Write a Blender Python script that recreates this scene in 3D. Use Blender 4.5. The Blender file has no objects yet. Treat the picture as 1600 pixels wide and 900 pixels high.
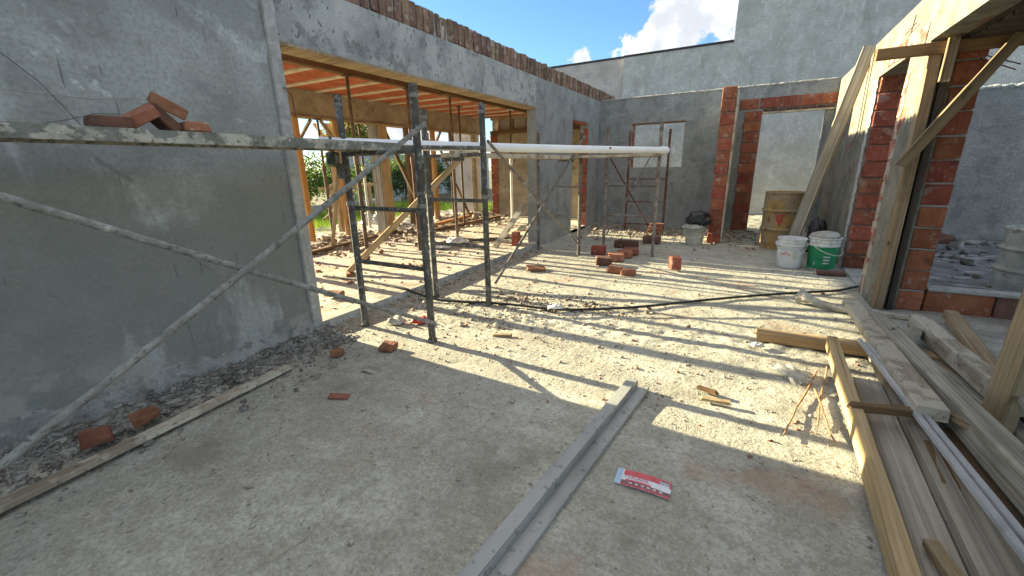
import bpy, bmesh, math, random
import numpy as np
from mathutils import Vector, Matrix, noise as mnoise

random.seed(7)
RNG = np.random.default_rng(11)
SC = bpy.context.scene
COL = SC.collection
rad = math.radians

# ------------------------------------------------------------------ camera
cam_d = bpy.data.cameras.new('camera'); cam = bpy.data.objects.new('camera', cam_d); COL.objects.link(cam)
cam_d.sensor_width = 36.0; cam_d.lens = 14.607; cam_d.clip_end = 600; cam_d.clip_start = 0.02
def _cam(pitch, roll, yaw):
    p, r, y = rad(pitch), rad(roll), rad(yaw)
    f = Vector((-math.sin(y)*math.cos(p), math.cos(y)*math.cos(p), -math.sin(p)))
    rt = Vector((math.cos(y), math.sin(y), 0)); up = rt.cross(f)
    c, s = math.cos(r), math.sin(r)
    rt2 = c*rt + s*up; up2 = -s*rt + c*up
    m = Matrix((rt2, up2, -f)).transposed().to_4x4(); m.translation = (0, 0, 1.5)
    return m
cam.matrix_world = _cam(16.113, -1.171, 29.609)
SC.camera = cam

# ------------------------------------------------------------------ light
SUN_EL, SUN_AZ = 16.0, 1.5      # sun stands over -X, a hair towards +Y
sun_vec = Vector((-math.cos(rad(SUN_EL))*math.cos(rad(SUN_AZ)), math.cos(rad(SUN_EL))*math.sin(rad(SUN_AZ)), math.sin(rad(SUN_EL))))
sd = bpy.data.lights.new('sun', 'SUN'); sd.energy = 5.0; sd.angle = rad(0.5); sd.color = (1.0, 0.89, 0.58)
so = bpy.data.objects.new('sun', sd); COL.objects.link(so); so.location = (-8, 0, 8)
so.rotation_euler = sun_vec.to_track_quat('Z', 'Y').to_euler()

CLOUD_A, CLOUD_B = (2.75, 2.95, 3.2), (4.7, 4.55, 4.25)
W = bpy.data.worlds.new('World'); SC.world = W; W.use_nodes = True
def build_world():
    nt = W.node_tree; N = nt.nodes; L = nt.links; N.clear()
    out = N.new('ShaderNodeOutputWorld'); bg = N.new('ShaderNodeBackground'); bg.inputs['Strength'].default_value = 0.066
    sky = N.new('ShaderNodeTexSky'); sky.sky_type = 'NISHITA'; sky.sun_disc = False
    sky.sun_elevation = rad(SUN_EL); sky.sun_rotation = rad(270 + SUN_AZ); sky.altitude = 50
    sky.air_density = 1.0; sky.dust_density = 0.1; sky.ozone_density = 5.0
    tc = N.new('ShaderNodeTexCoord')
    # fair-weather cumulus: a few banks low on the horizon, unseen broken cloud overhead added as fill light, all eaten by noise
    def math_(op, x, y=None, z=None):
        q = N.new('ShaderNodeMath'); q.operation = op
        for i, v in enumerate((x, y, z)):
            if v is None: continue
            if isinstance(v, (int, float)): q.inputs[i].default_value = v
            else: L.new(v, q.inputs[i])
        return q.outputs[0]
    def noise(scale, det, rg, vec):
        t = N.new('ShaderNodeTexNoise'); t.inputs['Scale'].default_value = scale; t.inputs['Detail'].default_value = det; t.inputs['Roughness'].default_value = rg
        L.new(vec, t.inputs['Vector']); return t.outputs['Fac']
    def smooth(v, lo, hi):
        r = N.new('ShaderNodeMapRange'); r.interpolation_type = 'SMOOTHSTEP'; r.inputs['From Min'].default_value = lo; r.inputs['From Max'].default_value = hi
        L.new(v, r.inputs['Value']); return r.outputs['Result']
    D = tc.outputs['Generated']
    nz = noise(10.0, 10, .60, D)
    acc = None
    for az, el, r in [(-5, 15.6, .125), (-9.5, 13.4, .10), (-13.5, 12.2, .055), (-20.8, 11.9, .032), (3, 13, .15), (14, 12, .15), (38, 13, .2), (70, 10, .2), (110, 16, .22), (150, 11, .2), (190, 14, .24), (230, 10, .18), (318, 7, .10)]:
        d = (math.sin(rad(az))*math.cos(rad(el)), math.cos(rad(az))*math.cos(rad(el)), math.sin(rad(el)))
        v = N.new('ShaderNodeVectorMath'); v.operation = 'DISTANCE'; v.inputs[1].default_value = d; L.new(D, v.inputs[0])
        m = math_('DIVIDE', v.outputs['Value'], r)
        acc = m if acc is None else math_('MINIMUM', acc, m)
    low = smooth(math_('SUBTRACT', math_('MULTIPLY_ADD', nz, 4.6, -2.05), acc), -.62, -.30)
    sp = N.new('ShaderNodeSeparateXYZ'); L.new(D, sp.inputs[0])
    fill_cloud = math_('MULTIPLY', smooth(noise(3.2, 7, .55, D), .44, .52), smooth(sp.outputs['Z'], .36, .46))
    fac = math_('MAXIMUM', low, fill_cloud)
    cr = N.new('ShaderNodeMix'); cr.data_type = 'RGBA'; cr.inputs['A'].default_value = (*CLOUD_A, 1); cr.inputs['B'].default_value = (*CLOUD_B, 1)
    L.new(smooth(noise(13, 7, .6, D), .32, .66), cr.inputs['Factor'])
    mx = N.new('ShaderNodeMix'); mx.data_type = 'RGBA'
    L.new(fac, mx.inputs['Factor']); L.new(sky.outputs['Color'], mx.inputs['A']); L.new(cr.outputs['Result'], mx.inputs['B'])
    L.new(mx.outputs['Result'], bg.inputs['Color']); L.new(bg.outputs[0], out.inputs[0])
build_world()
SC.view_settings.view_transform = 'Standard'; SC.view_settings.look = 'None'
SC.view_settings.gamma = 1.0; SC.view_settings.exposure = 2.15; SC.view_settings.use_curve_mapping = False
try:
    SC.cycles.max_bounces = 8; SC.cycles.diffuse_bounces = 5
except Exception: pass

# ------------------------------------------------------------------ materials
def mk(name, a, b, scale=3.0, detail=6, stretch=(1, 1, 1), layers=(), bumps=(), rough=0.9, metal=0.0, rnd=0.0, hue=0.0, lo=.35, hi=.65, spec=0.3):
    m = bpy.data.materials.new(name); m.use_nodes = True
    nt = m.node_tree; N = nt.nodes; L = nt.links; bs = N['Principled BSDF']
    bs.inputs['Roughness'].default_value = rough; bs.inputs['Metallic'].default_value = metal; bs.inputs['Specular IOR Level'].default_value = spec
    tc = N.new('ShaderNodeTexCoord'); src = tc.outputs['Object']
    oi = N.new('ShaderNodeObjectInfo')
    if rnd > 0:
        mu = N.new('ShaderNodeVectorMath'); mu.operation = 'MULTIPLY_ADD'; mu.inputs[0].default_value = (31, 17, 23)
        L.new(oi.outputs['Random'], mu.inputs[1]); L.new(src, mu.inputs[2]); src = mu.outputs[0]
    def nz(sc, det, st, rg=.6, off=0.0, rx=0.0):
        base = src
        if rx:
            pm = N.new('ShaderNodeMapping'); pm.inputs['Rotation'].default_value = (rx, 0, 0); L.new(src, pm.inputs['Vector']); base = pm.outputs[0]
        mp = N.new('ShaderNodeMapping'); mp.inputs['Scale'].default_value = st; mp.inputs['Location'].default_value = (off, off*.7, off*.3); L.new(base, mp.inputs['Vector'])
        t = N.new('ShaderNodeTexNoise'); t.inputs['Scale'].default_value = sc; t.inputs['Detail'].default_value = min(det, 5); t.inputs['Roughness'].default_value = rg
        L.new(mp.outputs[0], t.inputs['Vector']); return t.outputs['Fac']
    def rng(s, l, h, smooth=True):
        r = N.new('ShaderNodeMapRange'); r.interpolation_type = 'SMOOTHSTEP' if smooth else 'LINEAR'
        r.inputs['From Min'].default_value = l; r.inputs['From Max'].default_value = h; L.new(s, r.inputs['Value']); return r.outputs['Result']
    def mul(x, y):
        q = N.new('ShaderNodeMath'); q.operation = 'MULTIPLY'; L.new(x, q.inputs[0])
        if isinstance(y, (int, float)): q.inputs[1].default_value = y
        else: L.new(y, q.inputs[1])
        return q.outputs[0]
    def mix(f, A, B):
        x = N.new('ShaderNodeMix'); x.data_type = 'RGBA'; L.new(f, x.inputs['Factor'])
        for k, v in (('A', A), ('B', B)):
            if isinstance(v, tuple): x.inputs[k].default_value = (*v, 1)
            else: L.new(v, x.inputs[k])
        return x.outputs['Result']
    c = mix(rng(nz(scale, detail, stretch), lo, hi), a, b)
    for i, ly in enumerate(layers):
        f = rng(nz(ly['scale'], ly.get('detail', 6), ly.get('stretch', (1, 1, 1)), ly.get('rg', .6), 3.7*(i+1), ly.get('rx', 0.0)), ly['lo'], ly['hi'])
        if 'z' in ly:      # only between these heights, with an uneven border
            sp = N.new('ShaderNodeSeparateXYZ'); L.new(src, sp.inputs[0])
            ad = N.new('ShaderNodeMath'); ad.operation = 'MULTIPLY_ADD'; L.new(nz(1.3, 5, (1, 1, 1), .6, 9), ad.inputs[0]); ad.inputs[1].default_value = ly.get('wob', .8); L.new(sp.outputs['Z'], ad.inputs[2])
            f = mul(f, rng(ad.outputs[0], *ly['z']))
        c = mix(mul(f, ly.get('fac', 1.0)), c, ly['col'])
    if rnd > 0:
        hs = N.new('ShaderNodeHueSaturation'); L.new(c, hs.inputs['Color'])
        v = N.new('ShaderNodeMapRange'); v.inputs['To Min'].default_value = 1-rnd; v.inputs['To Max'].default_value = 1+rnd*.7; L.new(oi.outputs['Random'], v.inputs['Value']); L.new(v.outputs[0], hs.inputs['Value'])
        if hue:
            w = N.new('ShaderNodeTexWhiteNoise'); w.noise_dimensions = '1D'; L.new(oi.outputs['Random'], w.inputs['W'])
            h = N.new('ShaderNodeMapRange'); h.inputs['To Min'].default_value = .5-hue; h.inputs['To Max'].default_value = .5+hue; L.new(w.outputs['Value'], h.inputs['Value']); L.new(h.outputs[0], hs.inputs['Hue'])
        c = hs.outputs['Color']
    L.new(c, bs.inputs['Base Color'])
    prev = None
    for i, bp in enumerate(bumps):
        bn = N.new('ShaderNodeBump'); bn.inputs['Strength'].default_value = bp[1]; bn.inputs['Distance'].default_value = bp[2]
        L.new(nz(bp[0], 3, bp[3] if len(bp) > 3 else (1, 1, 1), .65, 1.9*i), bn.inputs['Height'])
        if prev: L.new(prev, bn.inputs['Normal'])
        prev = bn.outputs['Normal']
    if prev: L.new(prev, bs.inputs['Normal'])
    return m

M = {}
M['plaster_smooth'] = mk('plaster_smooth', (.30, .312, .29), (.40, .412, .385), 1.5, 6, layers=[
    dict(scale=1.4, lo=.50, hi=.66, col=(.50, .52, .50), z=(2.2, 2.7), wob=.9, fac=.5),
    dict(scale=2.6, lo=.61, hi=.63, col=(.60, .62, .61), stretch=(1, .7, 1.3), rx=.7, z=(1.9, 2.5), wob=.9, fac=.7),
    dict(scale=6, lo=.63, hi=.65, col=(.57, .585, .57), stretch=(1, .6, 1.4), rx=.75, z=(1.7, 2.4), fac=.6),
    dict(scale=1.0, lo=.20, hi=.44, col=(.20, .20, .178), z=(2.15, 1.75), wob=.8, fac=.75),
    dict(scale=2.2, lo=.47, hi=.60, col=(.22, .226, .21), stretch=(1, .8, 1.1), rx=.7, fac=.55), dict(scale=1.7, lo=.56, hi=.66, col=(.50, .515, .495), stretch=(1, 1.3, .5), fac=.55),
    dict(scale=7, lo=.715, hi=.73, col=(.10, .10, .09), stretch=(1, .25, 3.0), rx=.8, detail=2, fac=.35),
    dict(scale=12, lo=.71, hi=.73, col=(.08, .08, .075), stretch=(1, 3.0, .2), detail=2, fac=.6),
    dict(scale=40, lo=.4, hi=.65, col=(.17, .175, .16), fac=.35), dict(scale=36, lo=.71, hi=.73, col=(.07, .07, .065), fac=.8),
    dict(scale=2.6, lo=.48, hi=.56, col=(.34, .33, .29), z=(.80, .42), wob=.5, fac=.85)],
    bumps=[(2.5, .35, .06), (8, .45, .03, (1, .5, .7)), (40, .4, .012), (120, .3, .004)], rough=.75)
M['plaster_grey'] = mk('plaster_grey', (.275, .28, .265), (.355, .36, .34), 2.0, 6, layers=[
    dict(scale=3.5, lo=.48, hi=.64, col=(.15, .155, .15), stretch=(1, 1, .7), fac=.55),
    dict(scale=6, lo=.55, hi=.66, col=(.42, .425, .41), stretch=(.35, .35, 1), fac=.5),
    dict(scale=12, lo=.58, hi=.68, col=(.42, .42, .395), stretch=(1, 1, .12), fac=.5),
    dict(scale=30, lo=.35, hi=.65, col=(.17, .175, .165), fac=.45), dict(scale=34, lo=.64, hi=.68, col=(.5, .5, .47), fac=.6), dict(scale=26, lo=.66, hi=.69, col=(.07, .07, .07), fac=.7),
    dict(scale=2, lo=.42, hi=.55, col=(.42, .415, .39), z=(.75, .35), wob=.5, fac=.6)],
    bumps=[(5, .5, .04), (26, .6, .018), (100, .3, .004)], rough=.92)
M['plaster_light'] = mk('plaster_light', (.46, .48, .465), (.58, .60, .58), 1.6, 6, layers=[
    dict(scale=2.2, lo=.46, hi=.64, col=(.34, .35, .335), fac=.5), dict(scale=8, lo=.45, hi=.65, col=(.36, .365, .35), fac=.45),
    dict(scale=3.5, lo=.56, hi=.68, col=(.24, .24, .225), stretch=(1, 1, .25), fac=.45),
    dict(scale=26, lo=.4, hi=.62, col=(.37, .375, .36), fac=.5), dict(scale=7, lo=.58, hi=.68, col=(.66, .67, .65), stretch=(1, 1, .5), fac=.5)],
    bumps=[(7, .8, .05), (26, .9, .025), (70, .6, .008)], rough=.95)
M['plaster_pink'] = mk('plaster_pink', (.38, .36, .345), (.47, .45, .43), 1.6, 9, layers=[
    dict(scale=3, lo=.52, hi=.66, col=(.30, .29, .28), fac=.6)], bumps=[(7, .6, .03), (40, .5, .012)], rough=.95)
M['plaster_sun'] = mk('plaster_sun', (.18, .168, .132), (.265, .248, .20), 3.0, 10, layers=[
    dict(scale=5, lo=.54, hi=.64, col=(.15, .14, .115), fac=.65), dict(scale=11, lo=.58, hi=.66, col=(.36, .34, .285), fac=.7),
    dict(scale=3.3, lo=.60, hi=.64, col=(.26, .095, .055), stretch=(1, .6, 1), fac=.6), dict(scale=30, lo=.66, hi=.7, col=(.09, .08, .07), fac=.7)],
    bumps=[(8, .9, .05), (35, .8, .018)], rough=.95)
M['concrete'] = mk('concrete', (.29, .295, .28), (.44, .44, .415), 2.4, 10, layers=[
    dict(scale=6, lo=.52, hi=.64, col=(.19, .195, .185), fac=.75), dict(scale=1.6, lo=.52, hi=.6, col=(.50, .495, .46), fac=.6),
    dict(scale=22, lo=.60, hi=.65, col=(.12, .12, .11), stretch=(1, 1, .6), fac=.85),
    dict(scale=40, lo=.62, hi=.68, col=(.58, .57, .53), fac=.6)],
    bumps=[(9, .5, .03), (40, .7, .015), (160, .3, .004)], rough=.92)
M['plaster_foot'] = mk('plaster_foot', (.21, .205, .185), (.33, .325, .30), 5, 6, layers=[dict(scale=14, lo=.52, hi=.64, col=(.12, .115, .105), fac=.7), dict(scale=30, lo=.6, hi=.68, col=(.46, .455, .43), fac=.6)], bumps=[(12, .7, .03), (40, .7, .012)], rough=.95)
M['concrete_brown'] = mk('concrete_brown', (.29, .235, .165), (.40, .335, .24), 3, 9, layers=[
    dict(scale=8, lo=.55, hi=.68, col=(.20, .15, .10), fac=.7)], bumps=[(14, .5, .02)], rough=.92)
M['floor'] = mk('floor', (.42, .412, .345), (.55, .54, .46), 1.7, 6, layers=[
    dict(scale=.9, lo=.44, hi=.66, col=(.42, .40, .325), fac=.6),
    dict(scale=5, lo=.42, hi=.60, col=(.345, .33, .27), fac=.55),
    dict(scale=17, lo=.40, hi=.62, col=(.32, .305, .245), fac=.5),
    dict(scale=3.2, lo=.52, hi=.66, col=(.60, .59, .51), stretch=(.6, 1.6, 1), rg=.66, fac=.5),
    dict(scale=48, lo=.44, hi=.60, col=(.25, .23, .185), fac=.48),
    dict(scale=90, lo=.54, hi=.66, col=(.70, .67, .56), fac=.42),
    dict(scale=1.3, lo=.52, hi=.70, col=(.22, .195, .155), rg=.68, fac=.6),
    dict(scale=1.6, lo=.58, hi=.70, col=(.42, .26, .165), fac=.45),
    dict(scale=24, lo=.64, hi=.69, col=(.13, .115, .09), fac=.75),
    dict(scale=27, lo=.71, hi=.73, col=(.34, .10, .045), fac=.85)],
    bumps=[(14, .4, .018), (48, .6, .010), (130, .6, .005)], rough=.95, spec=.2)
M['terrace_floor'] = mk('terrace_floor', (.44, .39, .31), (.56, .51, .425), 2.0, 10, layers=[
    dict(scale=4, lo=.54, hi=.66, col=(.28, .21, .15), fac=.7), dict(scale=40, lo=.62, hi=.68, col=(.16, .13, .11), fac=.7),
    dict(scale=2.5, lo=.62, hi=.72, col=(.30, .13, .08), fac=.5)], bumps=[(8, .5, .03), (40, .6, .015)], rough=.95, spec=.2)
M['soil'] = mk('soil', (.16, .125, .085), (.24, .20, .14), 2, 9, layers=[dict(scale=.6, lo=.45, hi=.6, col=(.10, .14, .04), fac=.7)], bumps=[(10, .7, .05)], rough=1)
M['dark_debris'] = mk('dark_debris', (.12, .125, .13), (.22, .225, .23), 3, 9, layers=[dict(scale=5, lo=.57, hi=.62, col=(.42, .43, .44), stretch=(.6, 2, 1), fac=.8)], bumps=[(8, .9, .06), (30, .6, .02)], rough=.9)
M['gravel'] = mk('gravel', (.26, .24, .195), (.48, .45, .37), 5, 4, bumps=[(40, .5, .01)], rough=.95)
M['gravel_dark'] = mk('gravel_dark', (.15, .14, .12), (.34, .325, .285), 7, 4, bumps=[(40, .5, .01)], rough=.95)
M['rubble_red'] = mk('rubble_red', (.20, .085, .05), (.36, .21, .14), 6, 4, bumps=[(40, .5, .01)], rough=.95)
M['rubble_brown'] = mk('rubble_brown', (.15, .105, .07), (.30, .23, .16), 6, 4, bumps=[(40, .5, .01)], rough=.95)
M['rubble_tan'] = mk('rubble_tan', (.24, .17, .115), (.42, .35, .27), 4, 4, bumps=[(40, .5, .01)], rough=.95)
M['brick_old'] = mk('brick_old', (.175, .112, .08), (.29, .18, .125), 8, 8, layers=[
    dict(scale=14, lo=.55, hi=.66, col=(.10, .07, .055), fac=.8), dict(scale=9, lo=.55, hi=.64, col=(.42, .36, .29), fac=.7)],
    bumps=[(22, .6, .02), (90, .5, .006)], rough=.95, rnd=.42, hue=.018)
M['brick_common'] = mk('brick_common', (.24, .095, .055), (.33, .15, .09), 9, 8, layers=[
    dict(scale=16, lo=.58, hi=.68, col=(.16, .075, .05), fac=.7), dict(scale=11, lo=.62, hi=.7, col=(.42, .34, .27), fac=.7)],
    bumps=[(22, .6, .02), (90, .5, .006)], rough=.95, rnd=.3, hue=.012)
M['brick_dark'] = mk('brick_dark', (.10, .055, .042), (.17, .085, .06), 9, 8, layers=[dict(scale=11, lo=.6, hi=.7, col=(.28, .2, .16), fac=.6)], bumps=[(22, .6, .02)], rough=.95, rnd=.3)
M['hollow_brick'] = mk('hollow_brick', (.275, .078, .042), (.36, .125, .07), 7, 7, layers=[
    dict(scale=30, lo=.5, hi=.7, col=(.14, .034, .022), stretch=(2.5, 2.5, .08), fac=.6),
    dict(scale=8, lo=.57, hi=.66, col=(.42, .33, .28), fac=.6), dict(scale=5, lo=.58, hi=.68, col=(.11, .04, .03), fac=.65), dict(scale=24, lo=.62, hi=.68, col=(.40, .34, .29), fac=.6)],
    bumps=[(40, .6, .012, (2.5, 2.5, .06)), (60, .5, .008)], rough=.85, rnd=.25, hue=.012)
M['brick_smeared'] = mk('brick_smeared', (.26, .085, .055), (.34, .14, .09), 6, 8, layers=[
    dict(scale=7, lo=.44, hi=.54, col=(.42, .38, .32), fac=.9), dict(scale=26, lo=.62, hi=.68, col=(.14, .06, .04), fac=.7)], bumps=[(20, .8, .02), (70, .5, .01)], rough=.95, rnd=.2)
M['ceiling_block'] = mk('ceiling_block', (.40, .10, .042), (.50, .155, .07), 7, 6, layers=[
    dict(scale=26, lo=.5, hi=.62, col=(.27, .06, .03), stretch=(.08, 2.5, 1), fac=.6), dict(scale=9, lo=.64, hi=.72, col=(.6, .42, .3), fac=.5)],
    bumps=[(26, .7, .02, (.08, 2.5, 1))], rough=.85, rnd=.15)
M['joist'] = mk('joist', (.52, .43, .31), (.66, .57, .43), 6, 6, bumps=[(30, .5, .01)], rough=.9, rnd=.1)
def wood(name, a, b, dark, extra=(), rnd=.2):
    return mk(name, a, b, 3.0, 5, (.25, 5, 5), layers=[
        dict(scale=6, lo=.44, hi=.62, col=dark, stretch=(.10, 12, 12), fac=.42),
        dict(scale=6, lo=.56, hi=.62, col=tuple(.6*x for x in dark), stretch=(.07, 5, 5), fac=.4),
        dict(scale=3.0, lo=.67, hi=.71, col=tuple(.4*x for x in dark), stretch=(1.0, 2.6, 2.6), fac=.85),
        dict(scale=2.2, lo=.50, hi=.68, col=tuple(.55*x for x in a), stretch=(.8, 1.4, 1.4), fac=.6)] + list(extra),
        bumps=[(9, .35, .01, (.12, 10, 10)), (50, .3, .004, (.3, 2, 2))], rough=.85, rnd=rnd, hue=.006, spec=.15)
M['wood_fresh'] = wood('wood_fresh', (.40, .28, .15), (.51, .38, .22), (.28, .18, .085))
M['wood_dull'] = wood('wood_dull', (.24, .175, .105), (.33, .25, .16), (.13, .09, .05))
M['wood_tan'] = wood('wood_tan', (.33, .235, .135), (.44, .335, .21), (.20, .13, .07))
M['wood_grey'] = wood('wood_grey', (.30, .265, .205), (.44, .40, .325), (.14, .115, .085))
M['wood_brown'] = wood('wood_brown', (.17, .10, .05), (.25, .16, .085), (.085, .048, .025))
M['wood_orange'] = wood('wood_orange', (.44, .22, .08), (.53, .30, .12), (.29, .13, .045))
M['wood_cement'] = wood('wood_cement', (.38, .32, .23), (.50, .43, .32), (.22, .17, .115), extra=[
    dict(scale=4, lo=.44, hi=.54, col=(.60, .545, .43), fac=.9), dict(scale=34, lo=.62, hi=.66, col=(.12, .10, .085), fac=.9), dict(scale=6, lo=.66, hi=.69, col=(.10, .09, .08), stretch=(.5, 1.5, 1.5), fac=.8)])
M['scaffold_paint'] = mk('scaffold_paint', (.065, .062, .055), (.12, .115, .10), 9, 6, layers=[
    dict(scale=26, lo=.55, hi=.62, col=(.26, .265, .25), stretch=(1, 1, .8), fac=.85), dict(scale=12, lo=.62, hi=.7, col=(.14, .07, .04), fac=.7)],
    bumps=[(40, .5, .01)], rough=.6, rnd=.2)
M['scaffold_cement'] = mk('scaffold_cement', (.19, .19, .17), (.30, .295, .27), 16, 6, layers=[
    dict(scale=34, lo=.55, hi=.63, col=(.09, .09, .085), fac=.75), dict(scale=14, lo=.62, hi=.7, col=(.48, .47, .44), fac=.8)],
    bumps=[(40, .7, .015)], rough=.85, rnd=.12)
M['plank_paint'] = mk('plank_paint', (.34, .325, .275), (.50, .48, .41), 10, 5, layers=[
    dict(scale=9, lo=.50, hi=.57, col=(.10, .115, .105), stretch=(1, .7, 1), fac=.7), dict(scale=30, lo=.56, hi=.64, col=(.09, .085, .07), fac=.7), dict(scale=16, lo=.64, hi=.69, col=(.62, .61, .56), fac=.8)], bumps=[(30, .7, .015)], rough=.8)
M['scaffold_rust'] = mk('scaffold_rust', (.13, .105, .085), (.24, .215, .19), 9, 6, layers=[
    dict(scale=20, lo=.56, hi=.66, col=(.11, .045, .03), fac=.75), dict(scale=9, lo=.6, hi=.66, col=(.46, .45, .42), fac=.8)], bumps=[(40, .5, .01)], rough=.8, rnd=.25)
M['steel_red'] = mk('steel_red', (.10, .04, .03), (.16, .07, .05), 9, 6, layers=[dict(scale=15, lo=.6, hi=.68, col=(.36, .34, .31), fac=.7)], rough=.7, rnd=.2)
M['prop_steel'] = mk('prop_steel', (.11, .06, .04), (.18, .11, .075), 9, 6, layers=[dict(scale=15, lo=.58, hi=.68, col=(.35, .32, .28), fac=.6)], rough=.7, rnd=.3)
M['prop_white'] = mk('prop_white', (.60, .56, .48), (.72, .68, .6), 9, 5, rough=.6)
M['channel'] = mk('channel', (.30, .305, .285), (.40, .405, .38), 5, 8, (.3, 1, 1), layers=[dict(scale=26, lo=.58, hi=.68, col=(.15, .15, .14), fac=.7), dict(scale=8, lo=.56, hi=.66, col=(.42, .41, .38), stretch=(.4, 1, 1), fac=.6), dict(scale=50, lo=.66, hi=.7, col=(.5, .49, .46), fac=.7)], bumps=[(60, .3, .004)], rough=.6, metal=.2, spec=.4)
M['rail'] = mk('rail', (.42, .43, .43), (.56, .57, .57), 7, 7, (.3, 1, 1), layers=[dict(scale=14, lo=.56, hi=.66, col=(.30, .30, .29), stretch=(.3, 1, 1), fac=.6)], bumps=[(60, .3, .004)], rough=.55, metal=.3, spec=.4)
M['pvc'] = mk('pvc', (.78, .79, .80), (.86, .86, .86), 3, 5, layers=[dict(scale=9, lo=.64, hi=.72, col=(.55, .53, .49), fac=.6)], rough=.35, spec=.5)
M['hose'] = mk('hose', (.018, .018, .018), (.05, .048, .045), 20, 5, rough=.6)
M['drum_yellow'] = mk('drum_yellow', (.34, .20, .065), (.43, .275, .10), 4, 8, layers=[
    dict(scale=4, lo=.42, hi=.56, col=(.30, .24, .17), stretch=(1, 1, .6), fac=.8), dict(scale=9, lo=.56, hi=.64, col=(.17, .09, .045), fac=.75), dict(scale=24, lo=.64, hi=.7, col=(.55, .52, .46), fac=.7)], bumps=[(30, .3, .006)], rough=.65)
M['drum_grey'] = mk('drum_grey', (.30, .30, .26), (.44, .44, .38), 5, 8, layers=[dict(scale=8, lo=.58, hi=.68, col=(.20, .17, .13), fac=.7)], bumps=[(30, .3, .006)], rough=.8)
M['plastic_white'] = mk('plastic_white', (.60, .60, .57), (.74, .74, .71), 5, 7, layers=[dict(scale=8, lo=.58, hi=.7, col=(.42, .40, .36), stretch=(1, 1, .5), fac=.7)], rough=.5, spec=.4)
M['plastic_cream'] = mk('plastic_cream', (.48, .47, .38), (.60, .59, .48), 5, 7, layers=[dict(scale=8, lo=.58, hi=.7, col=(.30, .28, .22), fac=.6)], rough=.6)
M['label_green'] = mk('label_green', (.015, .20, .08), (.03, .28, .12), 8, 6, layers=[dict(scale=14, lo=.62, hi=.7, col=(.4, .42, .38), fac=.7)], rough=.5)
M['red_print'] = mk('red_print', (.50, .04, .04), (.58, .07, .06), 20, 4, rough=.5)
M['black_bag'] = mk('black_bag', (.012, .012, .013), (.03, .03, .032), 9, 5, bumps=[(14, .8, .03)], rough=.28, spec=.5)
M['sachet_red'] = mk('sachet_red', (.60, .05, .07), (.68, .09, .11), 30, 4, rough=.35, spec=.5)
M['sachet_white'] = mk('sachet_white', (.70, .72, .76), (.80, .82, .86), 30, 4, rough=.35, spec=.5)
M['sachet_dark'] = mk('sachet_dark', (.16, .07, .075), (.24, .11, .11), 30, 4, rough=.35, spec=.5)
M['ink_blue'] = mk('ink_blue', (.09, .12, .25), (.12, .15, .3), 30, 3, rough=.5)
M['ink_cyan'] = mk('ink_cyan', (.40, .56, .72), (.45, .6, .76), 30, 3, rough=.4)
M['paper'] = mk('paper', (.62, .60, .55), (.76, .74, .69), 9, 6, bumps=[(14, .6, .02)], rough=.8)
M['sack'] = mk('sack', (.34, .32, .27), (.50, .48, .41), 9, 7, bumps=[(14, .9, .03), (60, .4, .006)], rough=.9)
M['film'] = mk('film', (.40, .40, .37), (.52, .52, .48), 6, 5, bumps=[(14, .7, .02)], rough=.25, spec=.6)
M['film'].node_tree.nodes['Principled BSDF'].inputs['Alpha'].default_value = .45
M['twig'] = mk('twig', (.22, .13, .065), (.32, .20, .11), 20, 5, bumps=[(60, .4, .005)], rough=.85, rnd=.2)
M['mortar'] = mk('mortar', (.36, .35, .32), (.48, .47, .44), 12, 8, bumps=[(20, .8, .03), (70, .5, .01)], rough=.95)
M['membrane'] = mk('membrane', (.02, .022, .025), (.04, .042, .045), 9, 4, rough=.5)
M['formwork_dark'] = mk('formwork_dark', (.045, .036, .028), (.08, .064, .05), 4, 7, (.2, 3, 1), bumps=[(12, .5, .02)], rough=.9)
def leafmat(name, a, b):
    m = mk(name, a, b, 2.2, 4, rough=.55, lo=.3, hi=.7)
    m.node_tree.nodes['Principled BSDF'].inputs['Subsurface Weight'].default_value = 0
    bs = m.node_tree.nodes['Principled BSDF']; N = m.node_tree.nodes; L = m.node_tree.links
    tr = N.new('ShaderNodeBsdfTranslucent'); tr.inputs['Color'].default_value = (b[0]*1.6, b[1]*1.6, b[2], 1)
    mx = N.new('ShaderNodeMixShader'); mx.inputs[0].default_value = .35
    L.new(bs.outputs[0], mx.inputs[1]); L.new(tr.outputs[0], mx.inputs[2]); L.new(mx.outputs[0], N['Material Output'].inputs[0])
    return m
M['leaf'] = leafmat('leaf', (.035, .075, .02), (.08, .13, .035))
M['leaf_yellow'] = leafmat('leaf_yellow', (.13, .15, .025), (.24, .23, .04))
M['grass'] = leafmat('grass', (.09, .17, .025), (.17, .25, .04))
M['bark'] = mk('bark', (.09, .065, .045), (.15, .115, .08), 12, 6, bumps=[(20, .8, .03)], rough=.95)

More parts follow.
